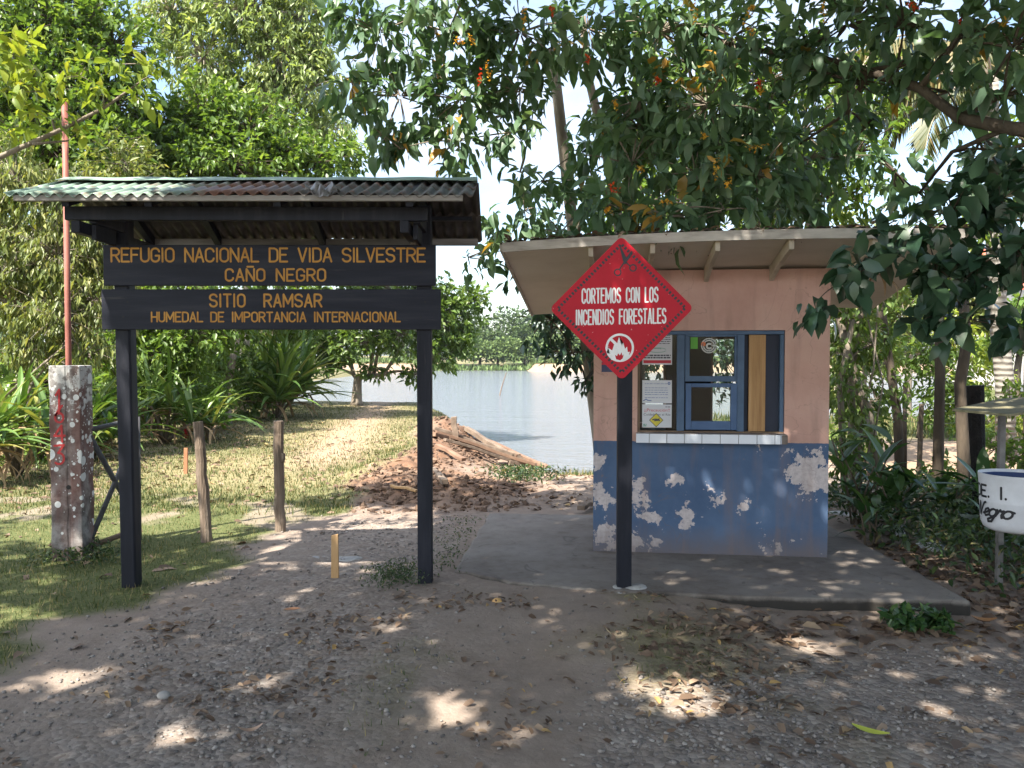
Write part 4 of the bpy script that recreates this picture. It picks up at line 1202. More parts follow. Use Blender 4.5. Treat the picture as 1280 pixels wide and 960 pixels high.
mb = MB(); mb.beam((s1.x, s1.y, -.05), (s1.x + .01, s1.y, gZ(560, s1.y)), .05, .03, up=(0, 1, 0))
tag(mb.build('survey_stake', surf('orange_stake', [(.3, (.26, .11, .055)), (.7, (.38, .17, .09))], 6, .7, .1), bevel=.002, loc=s1), 'thin orange-brown stake in the dry lawn by the red flowers', 'stake')

# ------------------------------------------------------------------ bucket bin on a post
BY = 5.62
bx, bx_post = gX(1277, BY), gX(1263, BY + .19)
bin_ = thing('litter_bin', 'white bucket bin with black painted lettering on a metal post under a small board', 'bin', (bx_post, BY + .22, 0))
zt, zb = gZ(592, BY), gZ(663, BY)
Rb = .232
M_BIN = surf('bucket_white', [(.3, (.52, .53, .55)), (.6, (.66, .67, .70)), (.8, (.60, .58, .56))], 4, .45, .08)
cb = (bx, BY + .02)
Hh = zt - zb
mb = MB(); mb.lathe([(0, 0), (Rb * .72, 0), (Rb * .86, .02), (Rb * .93, .06), (Rb * .965, Hh * .5), (Rb * .975, Hh * .52), (Rb * .965, Hh * .54), (Rb, Hh - .03), (Rb * 1.015, Hh - .012), (Rb * 1.015, Hh), (Rb * .985, Hh), (Rb * .97, Hh - .02)], 40, (cb[0], cb[1], zb))
bk = mb.build('bucket', M_BIN, bin_, smooth=True)
mb = MB(); mb.lathe([(Rb * .969, Hh - .021), (Rb * .93, .08), (Rb * .8, .03), (0, .028)], 40, (cb[0], cb[1], zb)); mb.build('liner', flat('bucket_inside', (.02, .045, .14)), bk, smooth=True)
A0 = math.atan2(-cb[1], -cb[0])      # towards the camera
def cyl(x, y, l):
    # x: arc position in metres measured rightwards from the bucket's middle as seen from the track, y: height
    f_ = y / Hh
    r = (Rb * .93 + (Rb * .07) * f_) + .0022 + l
    a = A0 + x / Rb
    return (cb[0] + r * math.cos(a), cb[1] + r * math.sin(a), zb + y)
def dens_(strokes):
    out = []
    for s in strokes:
        q = []
        for (ax, ay), (bx_, by_) in zip(s, s[1:]):
            q += [(ax + (bx_ - ax) * t / 3, ay + (by_ - ay) * t / 3) for t in range(3)]
        out.append(q + [s[-1]])
    return out
mb = MB()
stroke_mesh(mb, dens_(layout('DE. I.', -.325, -.06, Hh * .60, .075, .16, .5)), .0145, cyl)
M_BINK = flat('bin_ink', (.018, .018, .022)); mb.build('lettering', M_BINK, bk); mb = MB()
stroke_mesh(mb, dens_([[(-.33 + x * .215 + y * .03, Hh * .27 + y * .085) for x, y in s] for s in
            [[(px_ * .40, py_) for px_, py_ in q] for q in glyph('n', 1)] + [[(.40 + px_ * .55, py_ * 1.0) for px_, py_ in q] for q in glyph('e', 1)] +
            [[(.62 + px_ * .55, py_ * 1.0) for px_, py_ in q] for q in glyph('g', 1)] + [[(.90 + px_ * .5, py_ * 1.0) for px_, py_ in q] for q in glyph('r', 1)] + [[(1.10 + px_ * .55, py_) for px_, py_ in q] for q in glyph('o', 1)]]), .0150, cyl)
mb.build('lettering', M_BINK, bk)
zr = gZ(508, BY)
mb = MB(); mb.box(bx_post - .021, bx_post + .021, BY + .262, BY + .30, -.1, zr - .012); mb.build('post', surf('bin_post', [(.3, (.10, .095, .09)), (.7, (.22, .21, .20))], 9, .7, .2), bin_, bevel=.004)
mb = MB(); mb.box(bx_post - .03, bx_post + .03, BY + .235, BY + .261, zb + .05, zb + .09).box(bx_post - .03, bx_post + .03, BY + .235, BY + .261, zb + .26, zb + .30); mb.build('bracket', M_DPIPE, bin_)
mb = MB()
q = [at(1190, 514, 5.60), at(1262, 521, 5.30), at(1330, 511, 5.35), at(1300, 498, 5.95), at(1252, 501, 6.05)]
mb.prism(q, (0, 0, .016))
mb.build('cover_board', surf('mossy_board', [(.3, (.13, .12, .07)), (.6, (.22, .20, .12)), (.8, (.30, .27, .19))], 5, .85, .3, stretch=(1, 4, 1)), bin_, bevel=.002)

# ------------------------------------------------------------------ timber heap, clods
M_PLANK = surf('old_plank', [(.25, (.085, .063, .048)), (.5, (.17, .128, .096)), (.8, (.28, .22, .17))], 4, .9, .5, stretch=(2, 2, 2))
M_PLANK2 = surf('reddish_plank', [(.25, (.10, .06, .042)), (.5, (.19, .118, .08)), (.8, (.29, .20, .14))], 4, .9, .5)
rr = random.Random(12)
def hit(px, py, lift=0.0):
    d = ray(px, py); t = 4.0
    while t < 60:
        p = Vector((0, 0, EYE)) + d * t
        if p.z < max(Gz(p.x, p.y), LAKE): break
        t += .5
    t -= .5
    for _ in range(12):
        p = Vector((0, 0, EYE)) + d * t
        if p.z < max(Gz(p.x, p.y), LAKE): break
        t += .05
    return p + Vector((0, 0, lift))
def plank(p, q, w, h, label, m, nm='timber_plank', grp='old timber heaped on the lake bank'):
    p, q = Vector(p), Vector(q)
    c0 = (p + q) / 2
    mb = MB(); n = 5; A = []
    d = (q - p).normalized(); sd = d.cross(Vector((0, 0, 1))).normalized(); u = sd.cross(d)
    for i in range(n + 1):
        c = p.lerp(q, i / n) + u * .01 * math.sin(i * 1.7 + w * 50)
        k = 1 + rr.uniform(-.08, .08)
        A.append([c - sd * w / 2 * k - u * h / 2, c + sd * w / 2 * k - u * h / 2, c + sd * w / 2 * k + u * h / 2, c - sd * w / 2 * k + u * h / 2])
    for r_ in A: mb.v += [tuple(x) for x in r_]
    for i in range(n):
        for k in range(4):
            mb.f.append((i * 4 + k, i * 4 + (k + 1) % 4, i * 4 + 4 + (k + 1) % 4, i * 4 + 4 + k))
    mb.f += [(3, 2, 1, 0), (n * 4, n * 4 + 1, n * 4 + 2, n * 4 + 3)]
    return tag(mb.build(nm, m, bevel=.006, loc=c0), label, 'plank', grp)
def pl_px(a, b_, Ya, Yb, w, h, label, m, lift=0.0):
    def land(px, py):
        while True:
            k = hit(px, py)
            if k.z > LAKE + .12 or py > 640: return k + Vector((0, 0, h * .5 + .05))
            py += 1.5
    w, h = w * .62, h * .9
    p, q = land(a[0], a[1] + 4), land(b_[0], b_[1] + 4)
    return plank(p, q, w, h, label, m)
pl_px((543, 536), (640, 562), 15.6, 16.2, .20, .07, 'long split timber on top of the heap, running down to the right', M_PLANK)
pl_px((541, 545), (612, 563), 15.2, 15.8, .22, .08, 'broad timber under the long split one, nearest the black sign post', M_PLANK2)
pl_px((582, 537), (632, 556), 16.6, 17.0, .20, .10, 'thick grey timber end standing proud of the heap by the stub', M_PLANK)
pl_px((612, 548), (648, 563), 17.4, 17.6, .22, .09, 'dark-ended timber at the far right crest of the heap', M_PLANK2)
pl_px((640, 558), (660, 561), 18.0, 18.1, .18, .08, 'short timber off-cut at the right tip of the heap', M_PLANK)
plank(hit(570, 548), hit(570, 548) + Vector((-.05, 0, .42)), .11, .11, 'short timber stub sticking upright out of the heap', M_PLANK)
pl_px((572, 551), (624, 566), 15.0, 15.3, .16, .07, 'pale timber with broken ends lying on the heap flank', M_PLANK)
pl_px((546, 558), (580, 577), 13.9, 14.1, .14, .06, 'short timber half buried in the upper slope of earth', M_PLANK2)
pl_px((540, 590), (556, 607), 11.6, 11.5, .12, .07, 'stubby timber poking from the mud beside the sign post', M_PLANK)
pl_px((489, 610), (521, 616), 10.3, 10.35, .09, .03, 'pale thin board lying on the mud left of the sign post', M_NEWW)
pl_px((545, 541), (668, 573), 0, 0, .16, .07, 'longest reddish timber stretching down the bank under the others', M_PLANK2)
pl_px((556, 550), (640, 577), 0, 0, .15, .06, 'weathered timber lying along the foot of the heap', M_PLANK)
pl_px((602, 546), (684, 577), 0, 0, .18, .08, 'broad timber sliding off the right end of the heap', M_PLANK2)
pl_px((636, 580), (682, 581), 20.5, 21.5, .14, .10, 'log lying along the water edge left of the kiosk', M_PLANK)
pl_px((726, 639), (741, 632), 8.8, 9.2, .14, .05, 'dark board leaning at the back of the slab beside the kiosk', M_PLANK)
# white boards stacked right of the kiosk
M_WB = surf('whitewashed_board', [(.3, (.38, .38, .37)), (.7, (.62, .62, .60))], 5, .8, .2)
plank(at(1036, 641, 8.6), at(1084, 646, 8.3), .12, .03, 'white painted board on top of the small stack beside the kiosk', M_WB, grp='boards stacked beside the kiosk')
plank(at(1036, 634, 9.0), at(1066, 634, 9.0), .12, .04, 'grey board at the back of the small stack beside the kiosk', M_PLANK, grp='boards stacked beside the kiosk')
plank(at(1036, 650, 8.5), at(1078, 653, 8.3), .10, .04, 'lower board of the small stack beside the kiosk', M_PLANK, grp='boards stacked beside the kiosk')

def on_ground(n, fn, seed):
    """random ground points inside a density function fn(x, y) on a box (x0, x1, y0, y1)"""
    rng = np.random.default_rng(seed)
    (x0, x1, y0, y1), f = fn
    out = []
    got = 0
    for _ in range(40):
        x = rng.uniform(x0, x1, n * 2); y = rng.uniform(y0, y1, n * 2)
        k = rng.random(n * 2) < f(x, y)
        out.append(np.stack([x[k], y[k]], 1)); got += k.sum()
        if got >= n: break
    p = np.concatenate(out)[:n]
    return p

def gauss_blobs(name, pts, rmin, rmax, m, seed, kind='stuff', flatk=.6, rnd=True, label=None, cat=None, power=2.5, sink=.25, rough=.22, smooth=True):
    """many small stones as one mesh"""
    rng = np.random.default_rng(seed)
    bm = bmesh.new(); bmesh.ops.create_icosphere(bm, subdivisions=1, radius=1)
    tv = np.array([v.co for v in bm.verts]); tf = np.array([[v.index for v in f.verts] for f in bm.faces]); bm.free()
    # use the plain icosahedron for the smallest
    n, k = len(pts), len(tv)
    r = rmin + (rmax - rmin) * rng.random(n) ** power
    s = rng.uniform(.65, 1.25, (n, 3)) * np.array([1, 1, flatk])
    V = tv[None] * s[:, None] * (1 + rough * rng.normal(size=(n, k, 1)).clip(-1.5, 1.5))
    a = rng.uniform(0, 6.28, n); ca, sa = np.cos(a)[:, None], np.sin(a)[:, None]
    x = V[..., 0] * ca - V[..., 1] * sa; y = V[..., 0] * sa + V[..., 1] * ca
    z0 = G0(pts[:, 0], pts[:, 1])
    co = np.stack([x * r[:, None] + pts[:, :1], y * r[:, None] + pts[:, 1:2], V[..., 2] * r[:, None] + (z0 + r * sink)[:, None]], -1).reshape(-1, 3)
    me = bpy.data.meshes.new(name)
    fcs = (tf[None] + (np.arange(n) * k)[:, None, None]).reshape(-1, 3)
    me.vertices.add(len(co)); me.vertices.foreach_set('co', co.ravel().astype(np.float32))
    me.loops.add(fcs.size); me.loops.foreach_set('vertex_index', fcs.ravel().astype(np.int32))
    me.polygons.add(len(fcs)); me.polygons.foreach_set('loop_start', np.arange(0, fcs.size, 3, dtype=np.int32)); me.polygons.foreach_set('loop_total', np.full(len(fcs), 3, np.int32))
    me.polygons.foreach_set('use_smooth', np.full(len(fcs), smooth))
    at_ = me.attributes.new('rnd', 'FLOAT', 'POINT'); at_.data.foreach_set('value', np.repeat(rng.random(n), k).astype(np.float32))
    me.update(calc_edges=True)
    return tag(link_mesh(name, me, m), label, cat, kind=kind)

def rnd_mat(name, stops, rough=.9, spec=.2):
    m, nt, b, _ = new_mat(name)
    a = nd(nt, 'ShaderNodeAttribute', attribute_name='rnd')
    c = ramp(nt, a.outputs['Fac'], stops)
    n = noise_out(nt, 60, 3, .6)
    nt.links.new(mixc(nt, 1.0, c, ramp(nt, n, [(.3, (.75, .75, .75)), (.7, (1.2, 1.2, 1.2))]), 'MULTIPLY'), b.inputs['Base Color'])
    b.inputs['Roughness'].default_value = rough; b.inputs['Specular IOR Level'].default_value = spec
    return m
M_STONE = rnd_mat('pebbles', [(0, (.12, .106, .098)), (.5, (.205, .182, .166)), (.9, (.265, .238, .213)), (.99, (.34, .31, .28))])
M_CLOD = rnd_mat('clods', [(0, (.075, .05, .037)), (.5, (.135, .09, .064)), (1, (.21, .14, .10))], .95)
gm = lambda k: (lambda x, y: masks(x, y)[k])
p = on_ground(15000, ((-3.2, 4.2, 2.5, 9.2), lambda x, y: np.clip(masks(x, y)[2] * 1.1 * (.15 + 1.5 * ss(.42, .62, fbm(x * 1.3, y * 1.3, 88))) + .04, 0, 1) * (1 - masks(x, y)[0]) * (2.6 / y) * (1 - np.clip((y - 5.6) / .3, 0, 1) * (x > -.45))), 1)
gauss_blobs('gravel', p, .003, .015, M_STONE, 2, label='grey pebbles scattered over the earth track', cat='gravel', power=3.2)
p = on_ground(3600, ((-2.3, .9, 8.6, 18.5), lambda x, y: masks(x, y)[3] * (1 - masks(x, y)[0]) * (1 - ss(-.5, .15, x - (y < 11) * .35)) * np.where(y < 10.9, 1, .33)), 3)
gauss_blobs('mud_clods', p, .008, .048, M_CLOD, 4, flatk=.7, label='reddish clods of dug-up earth beside the ramp', cat='dirt', power=3.0, rough=.5, smooth=False)

# ------------------------------------------------------------------ grass, straw, dead leaves
def blades(name, pts, h0, h1, w, m, seed, label, cat, lean=.5, flop=0.0):
    rng = np.random.default_rng(seed)
    n = len(pts)
    P = np.stack([pts[:, 0], pts[:, 1], G0(pts[:, 0], pts[:, 1]) - .004], 1)
    a = rng.uniform(0, 6.28, n)
    D = np.stack([np.cos(a) * lean, np.sin(a) * lean, np.ones(n) * (1 - flop)], 1) * 1.0 + rng.normal(size=(n, 3)) * .15
    D[:, 2] = np.maximum(D[:, 2], .05)
    U = np.stack([np.cos(a), np.sin(a), np.full(n, .6)], 1)
    h = rng.uniform(h0, h1, n) * (.5 + fbm(pts[:, 0] * 2.2, pts[:, 1] * 2.2, seed))
    o = leaf_cloud(name, P, D, U, h, w, rng.random(n), m, None, (np.array([(0, -.6, 0), (.6, -.5, -.06), (1, 0, -.22), (.6, .5, -.06), (0, .6, 0)]), [(0, 1, 3, 4), (1, 2, 3)]))
    return tag(o, label, cat, kind='stuff')
M_GRASS = leaf_mat('grass_blades', [(0, (.035, .058, .018)), (.4, (.07, .10, .03)), (.65, (.12, .14, .05)), (.82, (.24, .20, .09)), (1, (.38, .30, .17))], .6, .3, (1.1, 1.1, .5), .25)
M_STRAW = leaf_mat('straw_blades', [(0, (.10, .12, .035)), (.3, (.17, .165, .065)), (.65, (.27, .22, .12)), (1, (.36, .30, .19))], .7, .25, (1.1, 1, .7), .2)
M_DEAD = leaf_mat('dead_leaves', [(0, (.085, .055, .038)), (.4, (.15, .10, .068)), (.75, (.23, .16, .11)), (.95, (.34, .25, .17)), (1, (.42, .27, .09))], .65, .15, (1.1, .9, .6), .3)
shut = lambda x, y: 1 - np.clip((y - 5.5) / .2, 0, 1) * (x > -.5) * (y < 9)
p = on_ground(36000, ((-6.8, 2.4, 2.6, 10.5), lambda x, y: masks(x, y)[0] * (1 - .8 * masks(x, y)[1]) * np.clip(5.5 / y, .3, 1) * shut(x, y)), 5)
blades('lawn_grass', p, .015, .05, .007, M_GRASS, 6, 'short green lawn grass in the shade left of the track', 'grass', .7)
p = on_ground(40000, ((-8.5, -1.2, 8.5, 29), lambda x, y: masks(x, y)[0] * np.clip(12 / y, .3, 1) * np.clip(1.15 - .6 * masks(x, y)[1], 0, 1)), 7)
blades('lawn_grass', p, .02, .07, .016, M_GRASS, 8, 'thin patches of green grass on the sunlit lawn', 'grass', .7)
p = on_ground(30000, ((-8.5, 3.0, 2.6, 28), lambda x, y: masks(x, y)[1] * np.clip(7 / y, .2, 1) * shut(x, y)), 9)
blades('straw', p, .02, .075, .010, M_STRAW, 10, 'dry straw-coloured grass lying flat', 'straw', 1.1, .75)
p = on_ground(5000, ((.3, 3, 13, 22.5), lambda x, y: masks(x, y)[0] * .8 * np.clip((x - .2) / 1.2, 0, 1)), 11)
blades('ramp_grass', p, .05, .22, .02, M_GRASS, 12, 'grass tufts on the slope to the lake behind the kiosk', 'grass', .6)
p = on_ground(16000, ((4.2, 22, 14, 26), lambda x, y: masks(x, y)[0]), 13)
blades('clearing_grass', p, .06, .22, .035, M_GRASS, 14, 'bright grass strip beyond the sunlit clearing', 'grass', .6)

def litter(name, pts, L, m, seed, label, Wk=.5, lift=.006):
    rng = np.random.default_rng(seed); n = len(pts)
    a = rng.uniform(0, 6.28, n)
    P = np.stack([pts[:, 0], pts[:, 1], G0(pts[:, 0], pts[:, 1]) + lift + rng.random(n) * .012], 1)
    D = np.stack([np.cos(a), np.sin(a), rng.normal(size=n) * .16], 1)
    U = np.stack([rng.normal(size=n) * .35, rng.normal(size=n) * .35, np.ones(n)], 1)
    l = L * rng.uniform(.5, 1.25, n)
    return tag(leaf_cloud(name, P, D, U, l, l * Wk * rng.uniform(.7, 1.2, n), rng.random(n), m, None, T_FULL), label, 'dead leaves', kind='stuff')
p = on_ground(5200, ((.6, 7.5, 2.6, 9.5), lambda x, y: np.clip(.10 + .75 * np.exp(-((y - (4.95 - .02 * x)) / .24) ** 2) * (x > 1.2) + .9 * (x > 3.0 - (y - 5.4) * .02) * (y > 5) * (y < 7.2), 0, 1) * np.where((y > 5.3) & (x < 3.0 + (y - 5.3) * .0) & (y < 8.6), 0, 1)), 15)
litter('leaf_litter', p, .10, M_DEAD, 16, 'brown fallen leaves along the slab edge and under the bin')
p = on_ground(2600, ((-7.5, -1.4, 4.5, 22), lambda x, y: np.clip(.10 + .9 * np.exp(-((x + 6.6) / 1.5) ** 2) + .5 * masks(x, y)[1] * (y < 16), 0, 1)), 17)
litter('leaf_litter', p, .11, M_DEAD, 18, 'dry fallen leaves on the lawn below the bushes')
p = on_ground(1500, ((-2.2, 3.0, 2.5, 5.6), lambda x, y: np.clip(.02 + .5 * masks(x, y)[1] + .4 * ss(.56, .68, fbm(x * 2, y * 2, 99)), 0, 1)), 19)
litter('leaf_litter', p, .055, M_DEAD, 20, 'small leaf scraps on the earth in front of the kiosk')
p = on_ground(1500, ((-.4, 2.8, 8.6, 20), lambda x, y: np.clip(.7 - .02 * y, 0, 1)), 21)
litter('leaf_litter', p, .09, M_DEAD, 22, 'leaves and scraps strewn over the ramp to the lake')

# dead leaves lying on the kiosk roof
rng = np.random.default_rng(44); nL = 420
uu = rng.uniform(RU0, RU1, nL); vv = RV0 + np.abs(rng.normal(size=nL)) * .25
Pk = np.array([kw(u, v, rz(u, v) + .052 + rng.random() * .015) for u, v in zip(uu, vv)]); a_ = rng.uniform(0, 6.28, nL)
tag(leaf_cloud('roof_litter', Pk, np.stack([np.cos(a_), np.sin(a_), rng.normal(size=nL) * .3], 1), np.tile([0, 0, 1.0], (nL, 1)) + rng.normal(size=(nL, 3)) * .3, .09, .045, rng.random(nL), M_DEAD, None, T_FULL), 'dead leaves lying along the edge of the kiosk roof', 'dead leaves', kind='stuff')

# single leaves and small finds one can point at
def one_leaf(px, py, L, Wd, az, c, nm, label, curl=.12, z=.02):
    g = gp(px, py)
    g.z = Gz(g.x, g.y) + z
    m = surf(nm + '_skin', [(.3, tuple(k * .8 for k in c)), (.7, c)], 20, .5, .1)
    d = Vector((math.cos(az), math.sin(az), 0)); s = Vector((-math.sin(az), math.cos(az), 0))
    mb = MB(); A, B, C_ = [], [], []
    for i in range(9):
        t = i / 8; w = Wd / 2 * math.sin(math.pi * (t * .92 + .04)) ** .7
        c_ = g + d * L * (t - .5) + Vector((0, 0, curl * L * (2 * t - 1) ** 2))
        A.append(c_ - s * w + Vector((0, 0, w * .4))); B.append(c_); C_.append(c_ + s * w + Vector((0, 0, w * .4)))
    mb.strip(A, B); mb.strip(B, C_)
    return tag(mb.build(nm, m, smooth=True, loc=g), label, 'leaf')
one_leaf(1088, 913, .155, .05, R(-38), (.42, .46, .07), 'fresh_leaf', 'fresh yellow-green leaf lying on the gravel in the front right')
one_leaf(404, 647, .16, .07, R(10), (.45, .10, .04), 'red_leaf', 'small fallen reddish leaf near the right wooden post') if False else None
one_leaf(313, 919, .10, .035, R(20), (.40, .26, .18), 'dry_leaf', 'curled pinkish-brown dry leaf on the gravel track', .25)
one_leaf(1230, 772, .14, .07, R(160), (.34, .17, .07), 'dry_leaf', 'big rust-coloured dry leaf below the corner of the slab', .2)
one_leaf(365, 767, .10, .05, R(15), (.40, .20, .10), 'dry_leaf', 'flat orange-brown dry leaf in the middle of the track', .05)
fr = gp(624, 757)
f_o = thing('fallen_fruit', 'yellow fallen fruit lying on the bare earth left of the red sign', 'fruit', (fr.x, fr.y, Gz(fr.x, fr.y)))
M_FR = surf('fruit_skin', [(.3, (.45, .24, .09)), (.7, (.62, .40, .16))], 9, .5, .1)
mb = MB(); mb.blob((fr.x - .01, fr.y, .022), (.034, .028, .028), 1, .12, 3); fb = mb.build('flesh', M_FR, f_o, smooth=True)
mb = MB(); mb.blob((fr.x + .04, fr.y - .005, .008), (.034, .022, .010), 5, .3, 2); mb.build('peel', M_FR, f_o, smooth=True)
tw = gp(772, 803)
mb = MB(); mb.tube([gp(715, 799) + Vector((0, 0, .008)), gp(770, 804) + Vector((0, 0, .015)), gp(832, 806) + Vector((0, 0, .008))], [.004, .006, .003], 6)
tag(mb.build('dry_twig', M_STRAWT := surf('twig_bark', [(.3, (.20, .14, .09)), (.7, (.36, .28, .19))], 12, .9, .2), smooth=True, loc=tw), 'long pale dry twig lying in front of the red sign', 'twig')
for (px, py, sx, sz, sd, lb) in ((428, 701, .13, .02, 3, 'flat pale stone patch just right of the wooden stake'), (395, 700, .07, .015, 4, 'small flat pale stone left of the wooden stake')):
    g = gp(px, py); mb = MB(); mb.blob((g.x, g.y + .05, .004), (sx, sx * .7, sz), sd, .4, 2)
    tag(mb.build('pale_stone', surf('pale_stone_%d' % sd, [(.3, (.24, .235, .23)), (.7, (.40, .39, .37))], 9, .9, .3), loc=(g.x, g.y, 0)), lb, 'stone')
g = gp(206 / 640 * 640 * 1.0, 873)
g = gp(206, 873); mb = MB(); mb.blob((g.x, g.y, .015), (.03, .024, .02), 8, .2, 2)
tag(mb.build('round_stone', surf('round_stone_skin', [(.3, (.22, .21, .20)), (.7, (.33, .32, .30))], 9, .9, .2), smooth=True, loc=(g.x, g.y, 0)), 'rounded grey stone standing out on the gravel track', 'stone')
# crumpled clear plastic in the leaves right of the slab
m, nt, b, _ = new_mat('clear_plastic')
b.inputs['Base Color'].default_value = (.72, .75, .78, 1); b.inputs['Roughness'].default_value = .18; b.inputs['Alpha'].default_value = .55
for px, py, sd, lb in ((1160, 686, 2, 'crumpled clear plastic bag in the leaves right of the slab'), (1122, 672, 5, 'smaller crumpled plastic scrap nearer the kiosk')):
    g = gp(px, py); mb = MB(); mb.blob((g.x, g.y, .04), (.075 if sd == 2 else .045, .05, .045), sd, .9, 3)
    tag(mb.build('plastic_bag', m, loc=(g.x, g.y, 0)), lb, 'litter')
pst = at(627, 504, 62)
mb = MB(); mb.tube([(pst.x - .25, pst.y, LAKE - .5), (pst.x + .0, pst.y, LAKE + .6), (pst.x + .35, pst.y, LAKE + 1.7)], [.05, .045, .03], 6)
tag(mb.build('mooring_stick', M_PLANK, loc=(pst.x, pst.y, LAKE)), 'thin stick standing alone out in the lake', 'stick')

# ------------------------------------------------------------------ plants with long leaves
M_STRAP = leaf_mat('strap_leaf', [(0, (.045, .095, .022)), (.5, (.10, .18, .04)), (.85, (.18, .25, .07)), (.985, (.26, .26, .08)), (1, (.36, .28, .12))], .38, .3, (1.2, 1.2, .5), .5)
M_GINGER = leaf_mat('broad_leaf', [(0, (.022, .06, .02)), (.5, (.05, .11, .035)), (1, (.10, .17, .05))], .33, .3, (1.2, 1.25, .5), .5)
M_DRYSTRAP = leaf_mat('dry_strap', [(0, (.22, .14, .07)), (1, (.42, .30, .17))], .7, .2, (1, 1, 1), .2)
M_STEM = bark('plant_stem', (.10, .075, .05), (.22, .17, .12))
NPER = 32
def strap_plant(name, label, px, py, Y, L, Wd, n, seed, el=(.3, 1.4), arch=(.9, 2.0), heads=1, hgt=.5, dry=8, m=None, group=None, cat='plant', base=None):
    rr = random.Random(seed); rng = np.random.default_rng(seed)
    b0 = base or at(px, py, Y)
    if base is None: b0.z = Gz(b0.x, b0.y)
    o = thing(name, label, cat, b0, group=group)
    st, lv, dr = MB(), MB(), MB()
    for k in range(heads):
        a = rr.uniform(0, 6.28); rad = rr.uniform(.1, .45) * (heads > 1) * L
        top = b0 + Vector((math.cos(a) * rad, math.sin(a) * rad, hgt * rr.uniform(.5, 1.1)))
        st.tube([b0 + (top - b0) * -.02 + Vector((0, 0, -.05)), b0.lerp(top, .5) + Vector((0, 0, .05)), top], [.035, .03, .025], 6)
        strap_leaves(lv, top, rr, n // heads, L, Wd, el, arch)
        if dry: strap_leaves(dr, top - Vector((0, 0, .1)), rr, dry // heads + 1, L * .8, Wd * .6, (-.4, .4), (1.6, 2.6))
    st.build('stem', M_STEM, o, smooth=True)
    c = lv.build('leaves', m or M_STRAP, o, smooth=True); set_rnd(c, NPER, rng)
    if dry:
        c = dr.build('dry_leaves', M_DRYSTRAP, o, smooth=True); set_rnd(c, NPER, rng)
    return o
strap_plant('dracaena', 'big clump of arching strap leaves beside the leaning trunk, nearest the lake', 345, 512, 22.0, 2.1, .12, 190, 1, (.15, 1.5), (.4, 1.6), 9, .7, 14)
strap_plant('dracaena', 'tall loose strap plant with drooping dry leaves behind the black sign post', 205, 548, 15.5, 1.35, .07, 70, 2, (.2, 1.45), (.5, 1.8), 7, .7, 24)
strap_plant('dracaena', 'arching striped strap plant just right of the two red flowers', 262, 545, 16.0, 1.15, .09, 36, 3, (.1, 1.2), (.6, 1.6), 3, .4, 8)
strap_plant('dracaena', 'leafy strap plant left of the concrete pillar with dry hanging leaves', 20, 590, 11.3, 1.15, .08, 60, 4, (.1, 1.4), (.6, 1.9), 6, .65, 30)
strap_plant('dracaena', 'strap plant half hidden right behind the concrete pillar', 112, 570, 13.2, 1.2, .08, 60, 6, (.2, 1.3), (.6, 1.8), 3, .6, 16)
strap_plant('dracaena', 'low green strap plant at the foot of the bushes, at the left frame edge', -25, 620, 10.2, 1.0, .08, 50, 7, (.1, 1.2), (.6, 1.8), 2, .5, 14)
def flower(px, py, Y, label):
    t = at(px, py, Y); b0 = Vector((t.x, t.y, Gz(t.x, t.y)))
    o = thing('ginger_flower', label, 'flower', b0, group='red ginger flowers below the bushes')
    mb = MB(); mb.tube([b0, b0.lerp(t, .5) + Vector((.02, 0, 0)), t], .012, 5); mb.build('stem', M_STEM, o)
    P, D = [], []
    rng = np.random.default_rng(int(px))
    for k in range(26):
        f_ = k / 26; a = k * 2.4
        P.append(t + Vector((0, 0, -.08 + .2 * f_))); D.append((math.cos(a) * (1 - .5 * f_), math.sin(a) * (1 - .5 * f_), .7))
    leaf_cloud('bracts', P, D, np.tile([0, 0, 1.0], (26, 1)), .075, .05, rng.random(26), M_REDF, o, T_DIA)
M_REDF = leaf_mat('red_bract', [(0, (.35, .01, .02)), (1, (.60, .03, .06))], .5, .3, (1.2, .5, .5))
flower(232, 543, 15.4, 'red ginger flower on a stem between the two wooden-post tops')
flower(138, 537, 13.0, 'red ginger flower seen through the pipe gate')
# big-leaved plants and low growth right of the slab
def ginger(name, label, px, py, Y, h, n, L, Wd, seed, stems=5, group=None):
    rr = random.Random(seed); rng = np.random.default_rng(seed)
    b0 = at(px, py, Y); b0.z = Gz(b0.x, b0.y)
    o = thing(name, label, 'plant', b0, group=group)
    st, lv = MB(), MB()
    for s in range(stems):
        a = rr.uniform(0, 6.28); le = rr.uniform(.1, .45)
        t = b0 + Vector((math.cos(a) * le * h, math.sin(a) * le * h, h * rr.uniform(.6, 1.05)))
        q = b0 + Vector((rr.uniform(-.1, .1), rr.uniform(-.1, .1), -.03))
        st.tube([q, q.lerp(t, .5) + Vector((0, 0, .05 * h)), t], [.012, .010, .006], 5)
        for k in range(n // stems):
            p = q.lerp(t, .35 + .65 * k / max(1, n // stems - 1))
            strap_leaves(lv, p, rr, 1, L, Wd, (.2, 1.2), (.5, 1.4), (a + k * 3.14 + rr.uniform(-.5, .5),) * 2, (.25, .8, 1, 1, .85, .6, .3, .03), .18)
    st.build('stem', M_STEM, o); c = lv.build('leaves', M_GINGER, o, smooth=True); set_rnd(c, NPER, rng)
    return o
ginger('ginger_plant', 'broad-leaved plant close behind the right corner of the kiosk', 1072, 655, 8.0, .85, 34, .42, .11, 1, 7)
ginger('ginger_plant', 'bushy broad-leaved plant in the middle of the undergrowth', 1120, 650, 7.7, .60, 34, .40, .10, 2, 7)
ginger('ginger_plant', 'broad-leaved plant between the thin trunks and the bin', 1185, 655, 7.6, .5, 24, .36, .10, 3, 6)
ginger('ginger_plant', 'low broad-leaved plant behind the bin post', 1245, 690, 6.6, .45, 22, .30, .09, 5, 6)
